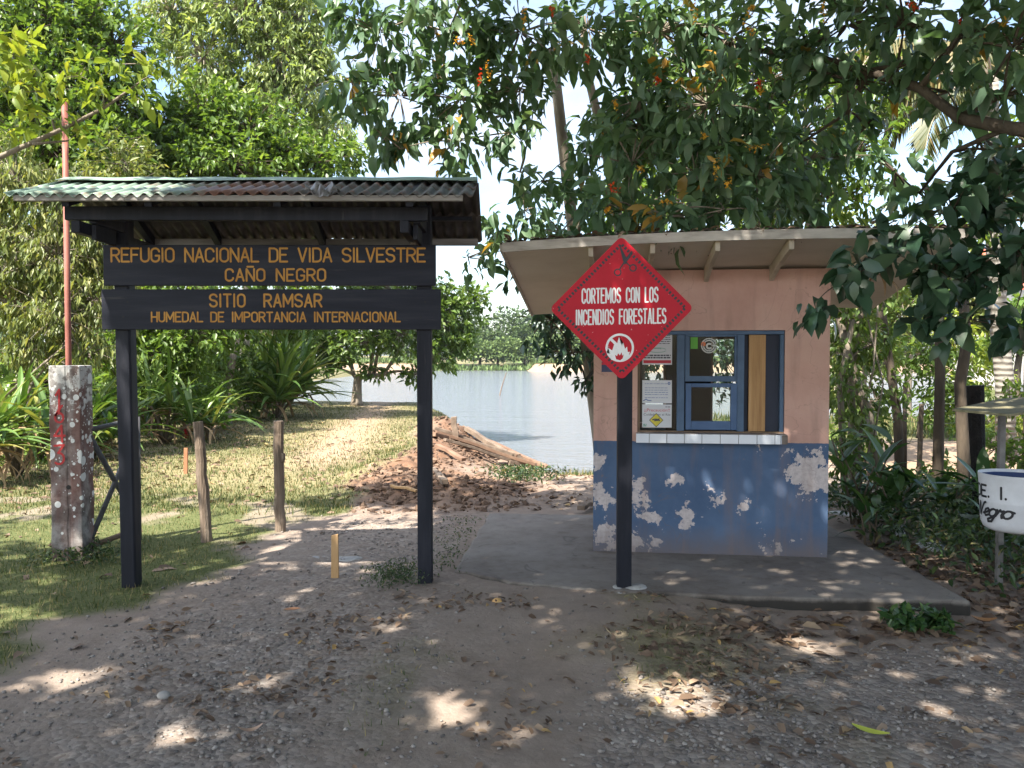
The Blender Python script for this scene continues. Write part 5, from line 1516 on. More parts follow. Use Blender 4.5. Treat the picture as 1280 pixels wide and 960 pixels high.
ginger('ginger_plant', 'small broad-leaved plant by the white boards', 1092, 668, 7.2, .4, 22, .30, .08, 9, 6)
rr = random.Random(8)
b0 = at(1226, 660, 6.9); b0.z = 0
o = thing('banana_plant', 'young plant with one long horizontal leaf left of the white bucket', 'plant', b0)
st, lv = MB(), MB()
t = at(1228, 610, 6.9)
st.tube([b0, b0.lerp(t, .5), t], [.02, .018, .012], 6)
for az, L, e, ar, w in ((R(183), .42, .16, .25, .105), (R(60), .32, 1.2, .5, .10), (R(130), .30, 1.0, .6, .09), (R(0), .30, .7, .8, .09)):
    strap_leaves(lv, t, random.Random(1), 1, L / .88, w, (e, e), (ar, ar), (az, az), (.3, .8, 1, 1, .95, .8, .5, .04), .08)
st.build('stem', M_STEM, o); c = lv.build('leaves', M_GINGER, o, smooth=True); set_rnd(c, NPER, np.random.default_rng(3))
def cover(name, fn, n, L, Wd, hmax, m, seed, label, droop=.1, cat='undergrowth'):
    p = on_ground(n, fn, seed); rng = np.random.default_rng(seed); n = len(p)
    hh = hmax * (.25 + 1.1 * fbm(p[:, 0] * 1.6, p[:, 1] * 1.6, seed)) * rng.random(n) ** .7
    P = np.stack([p[:, 0], p[:, 1], G0(p[:, 0], p[:, 1]) + hh], 1)
    D = rng.normal(size=(n, 3)) + np.array([0, 0, .35 - droop])
    U = np.array([0, 0, 1.0]) + rng.normal(size=(n, 3)) * .4
    return tag(leaf_cloud(name, P, D, U, L * rng.uniform(.5, 1.2, n), Wd * rng.uniform(.6, 1.2, n), rng.random(n), m, None, T_FULL if L > .07 else T_DIA), label, cat, kind='stuff')
M_COVER = leaf_mat('cover_leaf', [(0, (.022, .048, .018)), (.6, (.05, .09, .03)), (.9, (.10, .14, .05)), (1, (.22, .17, .08))], .45, .3)
cover('undergrowth', ((3.0, 9, 5.2, 9.5), lambda x, y: np.clip((x - 2.75 - .5 * (fbm(x * 3, y * 3, 3) - .3)) / .5, 0, 1) * np.clip((y - 5.3) / .8, .0, 1) * np.clip((9.4 - y) / 1, 0, 1)), 17000, .08, .036, .36, M_COVER, 31, 'dark low undergrowth between the slab and the fence')
cover('slab_edge_plants', ((1.45, 3.0, 4.88, 5.2), lambda x, y: (fbm(x * 2.6, x * 0 + 3, 5) > .44) * np.exp(-((y - 5.03) / .1) ** 2)), 420, .075, .045, .10, M_GINGER, 33, 'small green seedlings sprouting along the slab front edge')
cover('weeds', ((-1.05, -.55, 5.55, 6.3), lambda x, y: np.exp(-((x + .80) / .16) ** 2 - ((y - 5.85) / .22) ** 2)), 800, .032, .011, .16, M_COVER, 35, 'small feathery weeds round the foot of the right black post')
cover('weeds', ((-.75, .0, 5.9, 8.3), lambda x, y: np.exp(-((x + .55 - (y - 6) * .05) / .14) ** 2) * .8), 380, .035, .012, .04, M_COVER, 36, 'low weeds along the left edge of the slab')
cover('weeds', ((-.6, 1.2, 10.5, 13.5), lambda x, y: np.exp(-((x - .15) / .35) ** 2 - ((y - 11.6) / .7) ** 2)), 900, .07, .03, .18, M_COVER, 37, 'green weeds growing on the ramp behind the slab')
cover('weeds', ((-3.9, -3.0, 6.2, 7.0), lambda x, y: np.exp(-((x + 3.35) / .3) ** 2 - ((y - 6.55) / .2) ** 2)), 600, .05, .016, .14, M_COVER, 38, 'weeds at the foot of the concrete pillar')

# ------------------------------------------------------------------ trees
B_GREY = bark('bark_grey', (.13, .105, .08), (.30, .26, .21)); B_DARK = bark('bark_dark', (.045, .036, .028), (.12, .095, .07)); B_PALE = bark('bark_pale', (.26, .22, .17), (.46, .41, .34))
L_ALM = leaf_mat('almond_leaf', [(0, (.055, .11, .062)), (.45, (.105, .185, .10)), (.80, (.165, .25, .125)), (.90, (.16, .19, .065)), (.945, (.36, .22, .045)), (1, (.48, .26, .05))], .42, .36, (1.15, 1.2, .55), .5)
L_ALMD = leaf_mat('dark_glossy_leaf', [(0, (.022, .055, .032)), (.6, (.045, .092, .05)), (1, (.08, .13, .06))], .34, .22, (1.1, 1.2, .5), .5)
L_DARK = leaf_mat('leaf_dark_green', [(0, (.05, .10, .02)), (.55, (.12, .20, .04)), (.9, (.21, .29, .065)), (1, (.29, .32, .09))], .38, .46)
L_MID = leaf_mat('leaf_mid_green', [(0, (.055, .10, .025)), (.5, (.115, .19, .045)), (.9, (.19, .26, .075)), (1, (.28, .29, .10))], .4, .42)
L_PALE = leaf_mat('leaf_pale_green', [(0, (.13, .18, .06)), (.5, (.25, .33, .115)), (.85, (.36, .41, .18)), (1, (.42, .36, .17))], .4, .42)
L_OLIVE = leaf_mat('leaf_olive', [(0, (.055, .085, .022)), (.4, (.14, .18, .05)), (.7, (.25, .27, .085)), (.88, (.36, .34, .14)), (1, (.40, .28, .14))], .42, .42, (1.15, 1.1, .55))
L_LIME = leaf_mat('leaf_lime', [(0, (.14, .22, .035)), (.6, (.26, .33, .055)), (.9, (.36, .36, .07)), (1, (.42, .24, .05))], .4, .45, (1.2, 1.15, .45))

def cl(lst):
    out = []
    for e in lst:
        px, py, Y, rx, rz = e[:5]
        out.append((at(px, py, Y), rx, e[5] if len(e) > 5 else max(rx, rz) * .9, rz))
    return out

# A: tree behind the kiosk whose crown hangs over the roof and towards the entrance sign
clA = cl([(430, 18, 7.4, .26, .22), (475, 40, 7.4, .42, .36), (560, 40, 7.4, .55, .42), (650, 40, 7.4, .55, .42), (735, 35, 7.2, .55, .42), (825, 40, 7.0, .55, .42), (915, 45, 6.8, .5, .42),
          (440, 108, 7.4, .22, .26), (500, 120, 7.4, .42, .36), (575, 125, 7.4, .45, .36), (650, 115, 7.4, .42, .30), (800, 125, 6.9, .45, .40), (885, 130, 6.7, .5, .42), (960, 140, 6.8, .5, .40),
          (478, 168, 7.3, .24, .20), (500, 186, 7.3, .13, .10), (570, 178, 7.3, .34, .16), (575, 210, 7.2, .20, .10), (640, 165, 7.3, .26, .16),
          (790, 205, 6.6, .42, .34), (870, 215, 6.4, .45, .34), (945, 220, 6.5, .45, .34), (760, 255, 6.3, .26, .22), (835, 270, 6.1, .36, .18), (905, 262, 6.1, .3, .18),
          (655, 262, 7.6, .26, .18), (622, 300, 7.4, .18, .22), (585, 322, 7.6, .22, .14), (700, 292, 8.0, .26, .12), (1010, 200, 7.4, .5, .5), (800, 160, 7.0, .4, .3), (900, 180, 7, .5, .3), (980, 260, 7.2, .4, .25), (800, 285, 6.4, .25, .12), (680, 225, 8.2, .25, .2), (735, 255, 8.4, .25, .25), (650, 215, 7.8, .14, .12), (725, 190, 8.2, .25, .2), (760, 165, 7.4, .3, .25)])
bA = Vector((1.05, 9.3, Gz(1.05, 9.3)))
tree('almond_tree', 'large-leaved tree with two bare trunks rising behind the kiosk roof', 'tree', bA, at(690, 60, 8.6), clA, L_ALM, B_GREY, .075, .035, 62, 7, .165, .078, .62, T_FULL, 11,
     extra_trunks=(([bA + Vector((.12, .1, 0)), at(775, 290, 9.4), at(758, 190, 9.2), at(735, 95, 9.0), at(728, 20, 8.8)], .07, .035),), yellow=.04, rbias=(0, .93), limb_wob=.15)
tA = bpy.data.objects['almond_tree']
# orange and yellow flower spikes in its crown
rng = np.random.default_rng(5)
L_FLO = leaf_mat('flower_orange', [(0, (.55, .035, .02)), (.4, (.60, .10, .02)), (.6, (.62, .30, .03)), (1, (.60, .42, .06))], .5, .3, (1.2, 1, .6))
for px, py, Y in ((590, 50, 6.9), (575, 52, 6.9), (600, 95, 6.9), (655, 20, 6.9), (690, 12, 6.8), (735, 75, 6.6), (940, 12, 6.2), (935, 35, 6.2), (1030, 15, 6.0), (822, 100, 6.4), (950, 115, 6.3), (948, 105, 6.3), (910, 228, 5.9), (946, 183, 6.0), (895, 208, 5.9), (800, 212, 6.1),
                  (768, 236, 5.8), (760, 262, 5.8), (833, 253, 5.8), (880, 170, 6.0), (1140, 8, 5.6), (1200, 30, 5.4), (610, 88, 6.9), (770, 130, 6.6), (868, 12, 6.4), (1255, 30, 5.3)):
    P, D, Rn = [], [], []
    c = at(px, py, Y - .1); up = rng.normal(size=3) * .6 + np.array([0, 0, .7])
    for k in range(20):
        P.append(np.array(c) + up * .085 * (k / 20 - .5) + rng.normal(size=3) * .008); D.append(rng.normal(size=3)); Rn.append(rng.random() * .4 + (.6 if px % 3 else 0))
    leaf_cloud('flower_spike', P, D, np.tile([0, 0, 1.0], (len(P), 1)), .028, .02, Rn, L_FLO, tA)

# B: great tree off to the right whose limb crosses the view and whose crown shades the yard
rr = random.Random(21)
bB = Vector((5.3, 3.4, Gz(5.3, 3.4)))
fork = Vector((4.3, 4.3, 2.55))
clB = cl([(1060, 30, 6.2, .45, .32), (1130, 30, 5.8, .42, .3), (1200, 45, 5.5, .4, .3), (1265, 60, 5.2, .36, .3), (1060, 100, 6.3, .42, .3), (1010, 60, 6.5, .4, .3), (1120, 85, 6.0, .25, .16),
          (1255, 120, 5.4, .26, .2), (1080, 160, 6.6, .25, .2), (1185, 115, 6.2, .22, .2), (1225, 175, 6.0, .2, .2), (1120, 215, 7.0, .22, .25), (1160, 250, 6.8, .2, .16), (1275, 200, 5.6, .2, .25)])
root_b = tree('almond_tree', 'big spreading tree with a thick limb reaching in from the right above the kiosk', 'tree', bB, fork, clB, L_ALM, B_DARK, .22, .05, 56, 7, .15, .08, .5, T_FULL, 22, yellow=.03, rbias=(0, .88),
              extra_trunks=(([fork - Vector((.2, .2, .3)), at(1330, 168, 5.1), at(1260, 160, 5.25), at(1200, 148, 5.5), at(1150, 110, 5.8), at(1085, 90, 6.1), at(1010, 68, 6.5), at(930, 62, 6.8), at(870, 40, 7)], .05, .016),
                            ([at(1260, 160, 5.25), at(1190, 190, 5.7), at(1150, 240, 6.2)], .02, .008), ([at(1085, 90, 6.1), at(1060, 140, 6.3), at(1000, 180, 6.6)], .022, .008),
                            ([fork, (3.6, 2.2, 4.4), (2.2, .6, 5.6), (.5, -.5, 6.2), (-2.5, .2, 6.4)], .17, .05), ([(2.2, .6, 5.6), (1.2, 2.6, 6.2), (-.5, 3.6, 6.5)], .09, .03), ([(3.6, 2.2, 4.4), (4.2, 4.4, 5.6), (4.4, 6.4, 6.6)], .1, .03)))
# its crown above the yard; openings in it let the sun through in patches
GAPS = [(gp(px, py).x, gp(px, py).y, a, b_) for px, py, a, b_ in ((570, 885, .24, .3), (860, 872, .3, .3), (685, 772, .14, .2), (210, 912, .3, .2), (60, 665, .35, .6), (640, 930, .2, .2), (100, 845, .3, .25), (780, 850, .15, .25), (1010, 800, .2, .2), (330, 850, .18, .2), (20, 770, .25, .4), (480, 790, .12, .15))]
tips, dirs = [], []
for k in range(450):
    x, y = rr.uniform(-8.0, 8.5), rr.uniform(-3.6, 6.9)

    if y > 4.6 and x < -5.0: continue
    if x < -5.4 and y > 3.2 and rr.random() < .6: continue
    z = rr.uniform(5.6, 7.4)
    z = max(z, EYE + .47 * (y + 1.0) + .75)
    for j in range(52):
        v = Vector((rr.gauss(0, .6), rr.gauss(0, .6), rr.gauss(0, .38)))
        q = Vector((x, y, z)) + v
        if q.y > 0 and (q.z - EYE) / q.y < .50: continue
        hx, hy = q.x - SUN_DIR.x / SUN_DIR.z * q.z, q.y - SUN_DIR.y / SUN_DIR.z * q.z
        if any(lo_x < q.x - SUN_DIR.x / SUN_DIR.z * (q.z - zz) < hi_x and lo_y < q.y - SUN_DIR.y / SUN_DIR.z * (q.z - zz) < hi_y for zz, lo_x, hi_x, lo_y, hi_y in ((3.9, -5.6, -2.4, 5.2, 6.8), (2.65, -3.2, -2.0, 5.0, 5.9))) and rr.random() < .97: continue
        ux_, uy_ = q.x - SUN_DIR.x / SUN_DIR.z * (q.z - 4.2), q.y - SUN_DIR.y / SUN_DIR.z * (q.z - 4.2)
        if 6.2 < uy_ < 8.4 and -1.6 < ux_ < 3.6 and vnoise(ux_ * 1.5, uy_ * 1.5, 5) > .56: continue
        if any(((hx - a) / ra) ** 2 + ((hy - b_) / rb_) ** 2 < 1 for a, b_, ra, rb_ in GAPS): continue
        tips.append(q); dirs.append(v)
rng = np.random.default_rng(23)
P, D, U, Ls, Ws = whorls(tips, dirs, 8, .19, .10, .4, rng, .9, .07)
leaf_cloud('crown', P, D, U, Ls, Ws, rng.random(len(P)) * .9, L_ALM, root_b)
print('overhead leaves', len(P))

# B2: low dark branch hanging at the right, close to the camera
clC = cl([(1060, 350, 4.75, .16, .10), (1020, 378, 4.75, .06, .05), (1110, 325, 4.8, .22, .14), (1170, 335, 4.7, .22, .2), (1225, 330, 4.6, .22, .2), (1275, 320, 4.5, .2, .22), (1165, 395, 4.7, .16, .09), (1215, 400, 4.6, .2, .11), (1262, 405, 4.5, .16, .11), (1190, 265, 4.7, .24, .2), (1250, 250, 4.6, .25, .25),
          (1130, 290, 4.9, .2, .14), (1240, 195, 5.0, .16, .14)])
tree('broadleaf_tree', 'dark round-leaved tree hanging its leaves in front of the kiosk roof corner', 'tree', (4.6, 5.0, Gz(4.6, 5.0)), (3.6, 4.7, 3.0), clC, L_ALMD, B_DARK, .10, .022, 95, 6, .135, .095, .55, T_FULL, 31, limb_wob=.1, shell=.2, rbias=(0, .9))

# C: lakeside tree with many limbs
bT = at(446, 506, 27.5); bT.z = Gz(bT.x, bT.y)
clT = cl([(400, 432, 27.5, .9, .7), (430, 385, 27.5, 1.2, .9), (480, 360, 27.5, 1.3, .9), (450, 428, 26.8, 1.1, .6), (500, 415, 27, 1.1, .8), (545, 440, 27.2, .9, .7), (560, 395, 27.5, 1.1, 1.1), (530, 370, 27.5, 1.2, .9), (590, 375, 27.5, .6, .6), (575, 425, 27.5, .6, .6), (408, 455, 27.5, .55, .4), (470, 462, 27.3, .5, .25), (520, 468, 27.3, .5, .3)])
ex = []
for px, py in ((430, 420), (470, 415), (505, 430), (480, 400)):
    ex.append(([bT + Vector((0, 0, .9)), at((446 + px) / 2 + 4, 468, 27.5), at(px, py, 27.5)], .10, .04))
tree('lakeside_tree', 'spreading many-limbed tree standing alone at the lake edge behind the sign', 'tree', bT, bT + Vector((.05, 0, 1.0)), clT, L_MID, B_GREY, .17, .07, 44, 8, .24, .12, .35, T_DIA, 41, extra_trunks=ex, maxlimb=9)

# left-hand wood, each tree its own crown
def ltree(name, label, px, py, Y, cls, lm, bm_, seed, tr=.14, dens=34, nl=8, L=.2, Wd=.1, droop=.4, fork_py=None, **k):
    b0 = at(px, py, Y); b0.z = Gz(b0.x, b0.y)
    fk = at(px + k.pop('lean', 0), fork_py if fork_py is not None else 380, Y)
    return tree(name, label, 'tree', b0, fk, cl(cls), lm, bm_, tr, tr * .5, dens, nl, L, Wd, droop, T_DIA, seed, **k)
ltree('dark_tree', 'dark dense tree at the top left corner', 90, 560, 18.5, [(20, 40, 18.5, 1.4, 1.2), (85, 30, 18.5, 1.3, 1.2), (140, 60, 18.5, 1.2, 1.1), (60, 110, 18, 1.4, 1.1), (125, 130, 18.3, 1.3, 1.0), (20, 130, 18, 1.2, 1.2), (60, 185, 17.5, 1.3, 1.0), (130, 185, 17.5, 1.0, .9), (60, -40, 19, 1.6, 1.2), (10, 200, 18, 1.3, 1.2)], L_DARK, B_DARK, 51, dens=52, fork_py=220)
ltree('pale_tree', 'tall airy pale-leaved tree with slender light trunks behind the sign roof', 300, 535, 24, [(215, 15, 24, 1.2, 1.1), (255, 70, 24, 1.3, 1.2), (310, 15, 24, 1.5, 1.3), (350, 70, 24, 1.4, 1.4), (375, 20, 24, 1.1, 1.0), (390, 110, 24, .9, 1.2), (330, 120, 24, 1.2, 1.0), (270, 120, 24, 1.1, .9), (370, 170, 24, 1.2, .9), (420, 160, 24, .7, .5), (300, -40, 24, 1.9, 1.2), (400, 60, 24, .6, .8)],
      L_PALE, B_PALE, 52, .13, 46, 8, .25, .085, .85, 190, extra_trunks=(([at(262, 400, 24), at(250, 200, 24), at(262, 60, 24)], .10, .04), ([at(350, 400, 24), at(338, 200, 24), at(345, 60, 24)], .09, .04)))
ltree('dark_tree', 'round dark green tree just above the ridge of the sign roof', 240, 545, 20, [(170, 175, 20, 1.2, .9), (215, 160, 20, 1.1, .9), (260, 150, 20, 1.2, 1.1), (310, 165, 20, 1.3, 1.0), (350, 195, 20, 1.2, .8), (230, 205, 19.5, 1.4, .9), (290, 210, 19.5, 1.5, .8), (180, 215, 19.5, 1.1, .8), (390, 205, 20, 1.2, .6), (430, 190, 20.5, .7, .5)], L_DARK, B_DARK, 53, dens=54, fork_py=300)
ltree('leafy_bush', 'yellowish leafy bush low against the sign roof ridge', 150, 560, 17, [(150, 205, 16.8, .9, .7), (165, 235, 16.6, .9, .6), (130, 240, 16.5, .9, .7)], L_OLIVE, B_GREY, 54, .07, 40, 8, .17, .07, .5, 330)
ltree('willow_bush', 'tall olive bush of hanging narrow leaves left of the red pole', 40, 585, 13.3, [(20, 225, 13.3, .8, .7), (70, 250, 13.3, .8, .7), (20, 310, 13.2, .9, .7), (75, 320, 13.0, .9, .7), (125, 300, 13.2, .7, .7), (20, 380, 13.1, .9, .6), (75, 395, 12.9, .9, .6), (125, 370, 13.1, .7, .6), (150, 330, 13.6, .5, .5), (-30, 300, 13.3, .8, 1.0), (110, 440, 13.0, .6, .4), (40, 440, 13.0, .7, .4)],
      L_OLIVE, B_GREY, 55, .08, 88, 9, .145, .042, 1.3, 400, extra_trunks=(([at(10, 560, 13), at(40, 480, 13), at(95, 410, 13)], .03, .015), ([at(0, 500, 12.6), at(60, 450, 12.6), at(90, 425, 12.6)], .025, .012)))
ltree('understory_tree', 'dark shaded understory tree behind the left sign post', 190, 552, 16.5, [(160, 420, 16.5, .8, .7), (200, 440, 16.3, .9, .8), (240, 420, 16.5, .9, .8), (170, 380, 16.5, .9, .7), (230, 370, 16.6, .9, .7), (280, 400, 17, .8, .7), (150, 480, 16.3, .7, .6), (215, 490, 16.6, .8, .6)], L_DARK, B_DARK, 56, .07, 58, 8, .17, .08, .5, 470)
ltree('leaning_tree', 'thin bare leaning trunk carrying dark foliage behind the sign boards', 283, 531, 19.5, [(320, 390, 21, 1.0, .8), (360, 400, 24.5, 1.2, .7), (280, 380, 20, 1.0, .8), (340, 410, 25, 1.2, .7), (375, 380, 24, 1.1, .9), (270, 420, 21, .8, .6)], L_DARK, B_GREY, 57, .10, 40, 8, .2, .1, .5, 405, lean=17)
ltree('backing_tree', 'dense dark tree far back between the sign boards and the lake', 330, 520, 27, [(300, 300, 27, 2.0, 1.5), (220, 300, 26, 2.0, 1.5), (140, 320, 25, 2, 1.5), (60, 330, 24, 2, 1.8), (250, 450, 26, 1.8, 1.4), (330, 470, 27, 1.6, 1.0), (150, 470, 25, 1.8, 1.4), (50, 480, 22, 1.8, 1.4), (370, 320, 27, 1.4, 1.3), (-20, 200, 24, 2, 2)], L_DARK, B_DARK, 58, .2, 18, 9, .36, .18, .4, 400)
for px, py, Y, w, h, sd, lm_, lb in ((120, 560, 14.6, .8, .5, 91, L_MID, 'low leafy shrub in the strap plants behind the concrete pillar'), (180, 540, 17.2, .9, .6, 92, L_DARK, 'dark shrub behind the left sign post'), (245, 535, 18.2, .8, .6, 93, L_DARK, 'dark shrub left of the leaning trunk'),
        (55, 590, 12.6, .8, .5, 94, L_MID, 'low shrub behind the strap plants at the left frame edge'), (310, 525, 21, .8, .5, 95, L_MID, 'low shrub right of the leaning trunk'), (270, 500, 19.5, .7, .8, 96, L_MID, 'taller shrub behind the red flowers')):
    ltree('leafy_bush', lb, px, py, Y, [(px, py - 25, Y, w, h), (px - 22, py - 35, Y + .2, w * .7, h * .8), (px + 22, py - 40, Y + .2, w * .7, h * .8), (px, py - 70, Y + .3, w * .8, h * .8)], lm_, B_DARK, sd, .03, 60, 8, .15, .07, .4, py - 12)
# near branch of a tree outside the picture on the left
bL = Vector((-5.4, 5.6, Gz(-5.4, 5.6)))
clL = cl([(20, 55, 6.0, .22, .16), (45, 85, 6.0, .28, .16), (20, 115, 6.0, .26, .16), (100, 95, 6.1, .22, .14), (150, 80, 6.2, .2, .12), (190, 95, 6.2, .14, .12), (130, 125, 6.2, .16, .09), (65, 150, 6.2, .2, .12), (10, 160, 6.2, .25, .16), (-40, 80, 6, .3, .3), (175, 125, 6.2, .1, .06), (100, 165, 6.3, .10, .06)])
tree('lime_tree', 'sunlit yellow-green tree branch reaching in at the upper left', 'tree', bL, (-4.3, 5.9, 2.7), clL, L_LIME, B_GREY, .09, .016, 70, 6, .115, .055, .25, T_FULL, 59, limb_wob=.05, rbias=(0, .95), maxlimb=4,
     extra_trunks=(([(-4.3, 5.9, 2.7), at(0, 196, 6.1), at(70, 165, 6.15), at(130, 135, 6.2), at(172, 105, 6.25)], .024, .008), ([at(40, 180, 6.1), at(85, 176, 6.2)], .012, .006)))

# right-hand side: trees behind the kiosk, vines, thin trunks, palm
ltree('shade_tree', 'dark tree close behind the left rear corner of the kiosk', 800, 560, 9.6, [(665, 330, 9.2, .35, .3), (905, 450, 10.4, .35, .35), (880, 490, 10.5, .3, .2), (812, 450, 10.4, .3, .4), (700, 350, 9.2, .4, .35), (690, 400, 9.0, .35, .35), (715, 440, 8.9, .28, .3), (735, 380, 9.2, .4, .4), (732, 475, 8.8, .12, .16), (745, 330, 9.6, .5, .4), (700, 300, 9.6, .4, .3)], L_ALMD, B_DARK, 61, .07, 80, 7, .13, .06, .6, 330)
ltree('backing_tree', 'dense tree filling the gap between the kiosk roof and the hanging leaves', 950, 560, 12, [(800, 250, 11.5, .8, .6), (870, 240, 12, .9, .8), (950, 240, 12, .9, .8), (1030, 240, 11.5, .8, .7), (1000, 170, 12, .9, .8), (900, 160, 12.5, 1.0, .8), (820, 180, 12.5, .8, .6), (1070, 190, 11, .5, .6), (960, 100, 12.5, 1.2, .8), (1080, 120, 12, .7, .6), (860, 80, 12.5, 1, .7)], L_DARK, B_DARK, 62, .14, 44, 8, .17, .075, .5, 300)
ltree('leafy_bush', 'bush with pale dangling stems at the right back of the kiosk', 1065, 620, 9.6, [(1060, 400, 9.4, .3, .45), (1090, 430, 9.4, .28, .4), (1055, 490, 9.2, .3, .45), (1075, 545, 9.0, .3, .35), (1050, 570, 9.0, .25, .3), (1045, 440, 9.4, .2, .4), (1085, 590, 9.0, .3, .2), (1050, 340, 9.6, .3, .4), (1105, 360, 9.8, .3, .3), (1095, 500, 9.4, .2, .3)], L_MID, B_GREY, 63, .06, 90, 7, .11, .05, .9, 520,
      extra_trunks=(([at(1100, 600, 9.4), at(1085, 520, 9.4), at(1062, 450, 9.4), at(1045, 380, 9.5)], .07, .04), ([at(1075, 600, 9.6), at(1062, 480, 9.6), at(1078, 380, 9.6), at(1110, 330, 9.6)], .05, .03), ([at(1055, 600, 9.2), at(1050, 480, 9.2), at(1066, 400, 9.3)], .04, .03), ([at(1070, 560, 9.0), at(1092, 460, 9.1), at(1098, 370, 9.2)], .012, .008), ([at(1090, 560, 9.0), at(1104, 480, 9.1), at(1085, 400, 9.2)], .010, .008)))
def thin(label, pts, r, seed, cls=(), lm=L_MID, Y=None, name='slender_tree', dens=50, L=.11):
    pw = [at(*p) for p in pts]; pw[0].z = Gz(pw[0].x, pw[0].y) - .05
    return tree(name, label, 'tree', pw[0], pw[0] + Vector((0, 0, .3)), cl(cls), lm, B_DARK if r < .12 else B_PALE, r * .9, .015, dens, 7, L, .05, .5, T_DIA, seed,
                extra_trunks=((pw, r * 1.1, r * .85),), maxlimb=0)
thin('slender vine-wrapped trunk nearest the kiosk among the right undergrowth', [(1126, 600, 10), (1122, 520, 10), (1108, 430, 10), (1098, 360, 10.1)], .055, 71, [(1108, 430, 10, .25, .3), (1120, 500, 10, .2, .3), (1135, 480, 9.9, .12, .3)])
thin('thin straight pole-like trunk with leaf tuft on top, seen against the water', [(1131, 600, 10.6), (1131, 540, 10.6), (1131, 478, 10.6)], .028, 72, [(1131, 468, 10.6, .16, .12)])
thin('slender reddish trunk between the pole-like trunk and the black stump', [(1171, 640, 9.0), (1173, 560, 9.0), (1175, 470, 9.0), (1174, 380, 9.1), (1168, 300, 9.2)], .055, 73, [(1180, 330, 9.2, .3, .25)])
thin('dark crooked slender trunk just left of the black stump', [(1206, 650, 8.6), (1204, 560, 8.6), (1200, 480, 8.6), (1208, 430, 8.6), (1204, 370, 8.7)], .06, 74, [(1210, 350, 8.8, .3, .2)])
b0 = at(1226, 680, 7.7); b0.z = 0
mb = MB(); mb.tube([b0 - Vector((0, 0, .1)), b0.lerp(at(1222, 560, 7.7), .5), at(1222, 560, 7.7), at(1219, 482, 7.7)], [.066, .062, .064, .075], 11)
o = thing('fence_post', 'thick black charred fence stump left of the bin post', 'post', b0); mb.build('shaft', surf('charred', [(.3, (.006, .005, .005)), (.7, (.02, .017, .015))], 9, .9, .8, dist=.03), o)
ltree('round_bush', 'sunlit round bush standing on the lake shore beyond the thin trunks', 1150, 560, 16.5, [(1150, 440, 16.5, .6, .5), (1175, 470, 16.5, .6, .6), (1125, 455, 16.6, .35, .35), (1190, 430, 16.5, .5, .4), (1165, 505, 16.5, .5, .35), (1195, 490, 16.5, .4, .5), (1180, 530, 16.2, .4, .3)], L_DARK, B_DARK, 64, .06, 46, 8, .16, .08, .4, 520)
ltree('light_bush', 'bright yellow-green bush behind the grey palm trunk', 1215, 560, 18, [(1215, 450, 18, .5, .6), (1235, 480, 18, .4, .4), (1205, 490, 18, .4, .4), (1265, 470, 18.5, .25, .3), (1200, 525, 17, .4, .25), (1240, 530, 17, .5, .25), (1280, 520, 17, .4, .3), (1190, 410, 18, .5, .4)], L_LIME, B_GREY, 65, .05, 44, 8, .17, .08, .4, 520)
ltree('backing_tree', 'yellowish tree closing the view behind the thin trunks', 1140, 540, 24, [(1070, 380, 24, 1.0, .9), (1110, 360, 24, 1.1, .9), (1160, 370, 24, 1.1, .8), (1200, 380, 24, 1.0, .7), (1080, 430, 23.5, .8, .7), (1120, 410, 24, .9, .6), (1215, 340, 24, .8, .7), (1070, 310, 24, 1.0, .9), (1140, 320, 24, 1.2, .7), (1050, 470, 22, .7, .7), (1065, 520, 20, .5, .5), (1100, 440, 23.5, .7, .5), (1230, 400, 24, .8, .5)], L_OLIVE, B_GREY, 66, .12, 44, 8, .24, .11, .4, 420)
ltree('leafy_bush', 'dark dense bush behind the bin and its cover board', 1245, 640, 10.2, [(1245, 560, 10.2, .4, .3), (1200, 585, 10, .35, .22), (1280, 570, 10.2, .35, .3), (1160, 590, 9.8, .35, .2), (1262, 500, 10.6, .3, .3), (1225, 610, 9.6, .35, .2)], L_DARK, B_DARK, 82, .04, 80, 8, .12, .06, .4, 590)
ltree('light_bush', 'sunlit yellow-green bush behind the vine-wrapped trunk', 1080, 590, 12.5, [(1060, 420, 12.5, .45, .5), (1095, 380, 12.6, .5, .45), (1070, 500, 12.3, .4, .4), (1110, 450, 12.6, .25, .35), (1130, 390, 12.8, .4, .35), (1060, 550, 12, .35, .3), (1170, 360, 13, .4, .3)], L_MID, B_GREY, 81, .05, 70, 8, .12, .06, .4, 470)
ltree('far_tree', 'darker tree beyond the clearing at the right frame edge', 1275, 490, 40, [(1262, 420, 40, 1.4, 1.0), (1285, 400, 40, 1.8, 1.4), (1240, 440, 41, 1.2, .8)], L_DARK, B_DARK, 67, .2, 14, 9, .4, .2, .3, 440)
ltree('dark_tree', 'dark crown high behind the hanging right-hand leaves', 1290, 600, 11, [(1270, 260, 11, .6, .5), (1210, 290, 11, .4, .3), (1285, 180, 11, .5, .5)], L_DARK, B_DARK, 68, .10, 46, 8, .15, .075, .5, 330)
b0 = at(1258, 575, 13.2); b0.z = Gz(b0.x, b0.y)
palm = thing('palm_tree', 'palm with a grey ringed trunk and drooping fronds at the right', 'palm', b0)
tp = [b0 - Vector((0, 0, .1)), at(1256, 480, 13.2), at(1248, 400, 13.2), at(1243, 300, 13.2), at(1240, 180, 13.2), at(1238, 95, 13.2)]
mb = MB(); mb.tube(tp, [.15, .135, .13, .125, .115, .11], 14)
m, nt, b, _ = new_mat('palm_bark')
wv = nd(nt, 'ShaderNodeTexWave', Scale=3.4, Distortion=3.0, Detail=3.0, bands_direction='Z'); nt.links.new(nd(nt, 'ShaderNodeTexCoord').outputs['Object'], wv.inputs['Vector'])
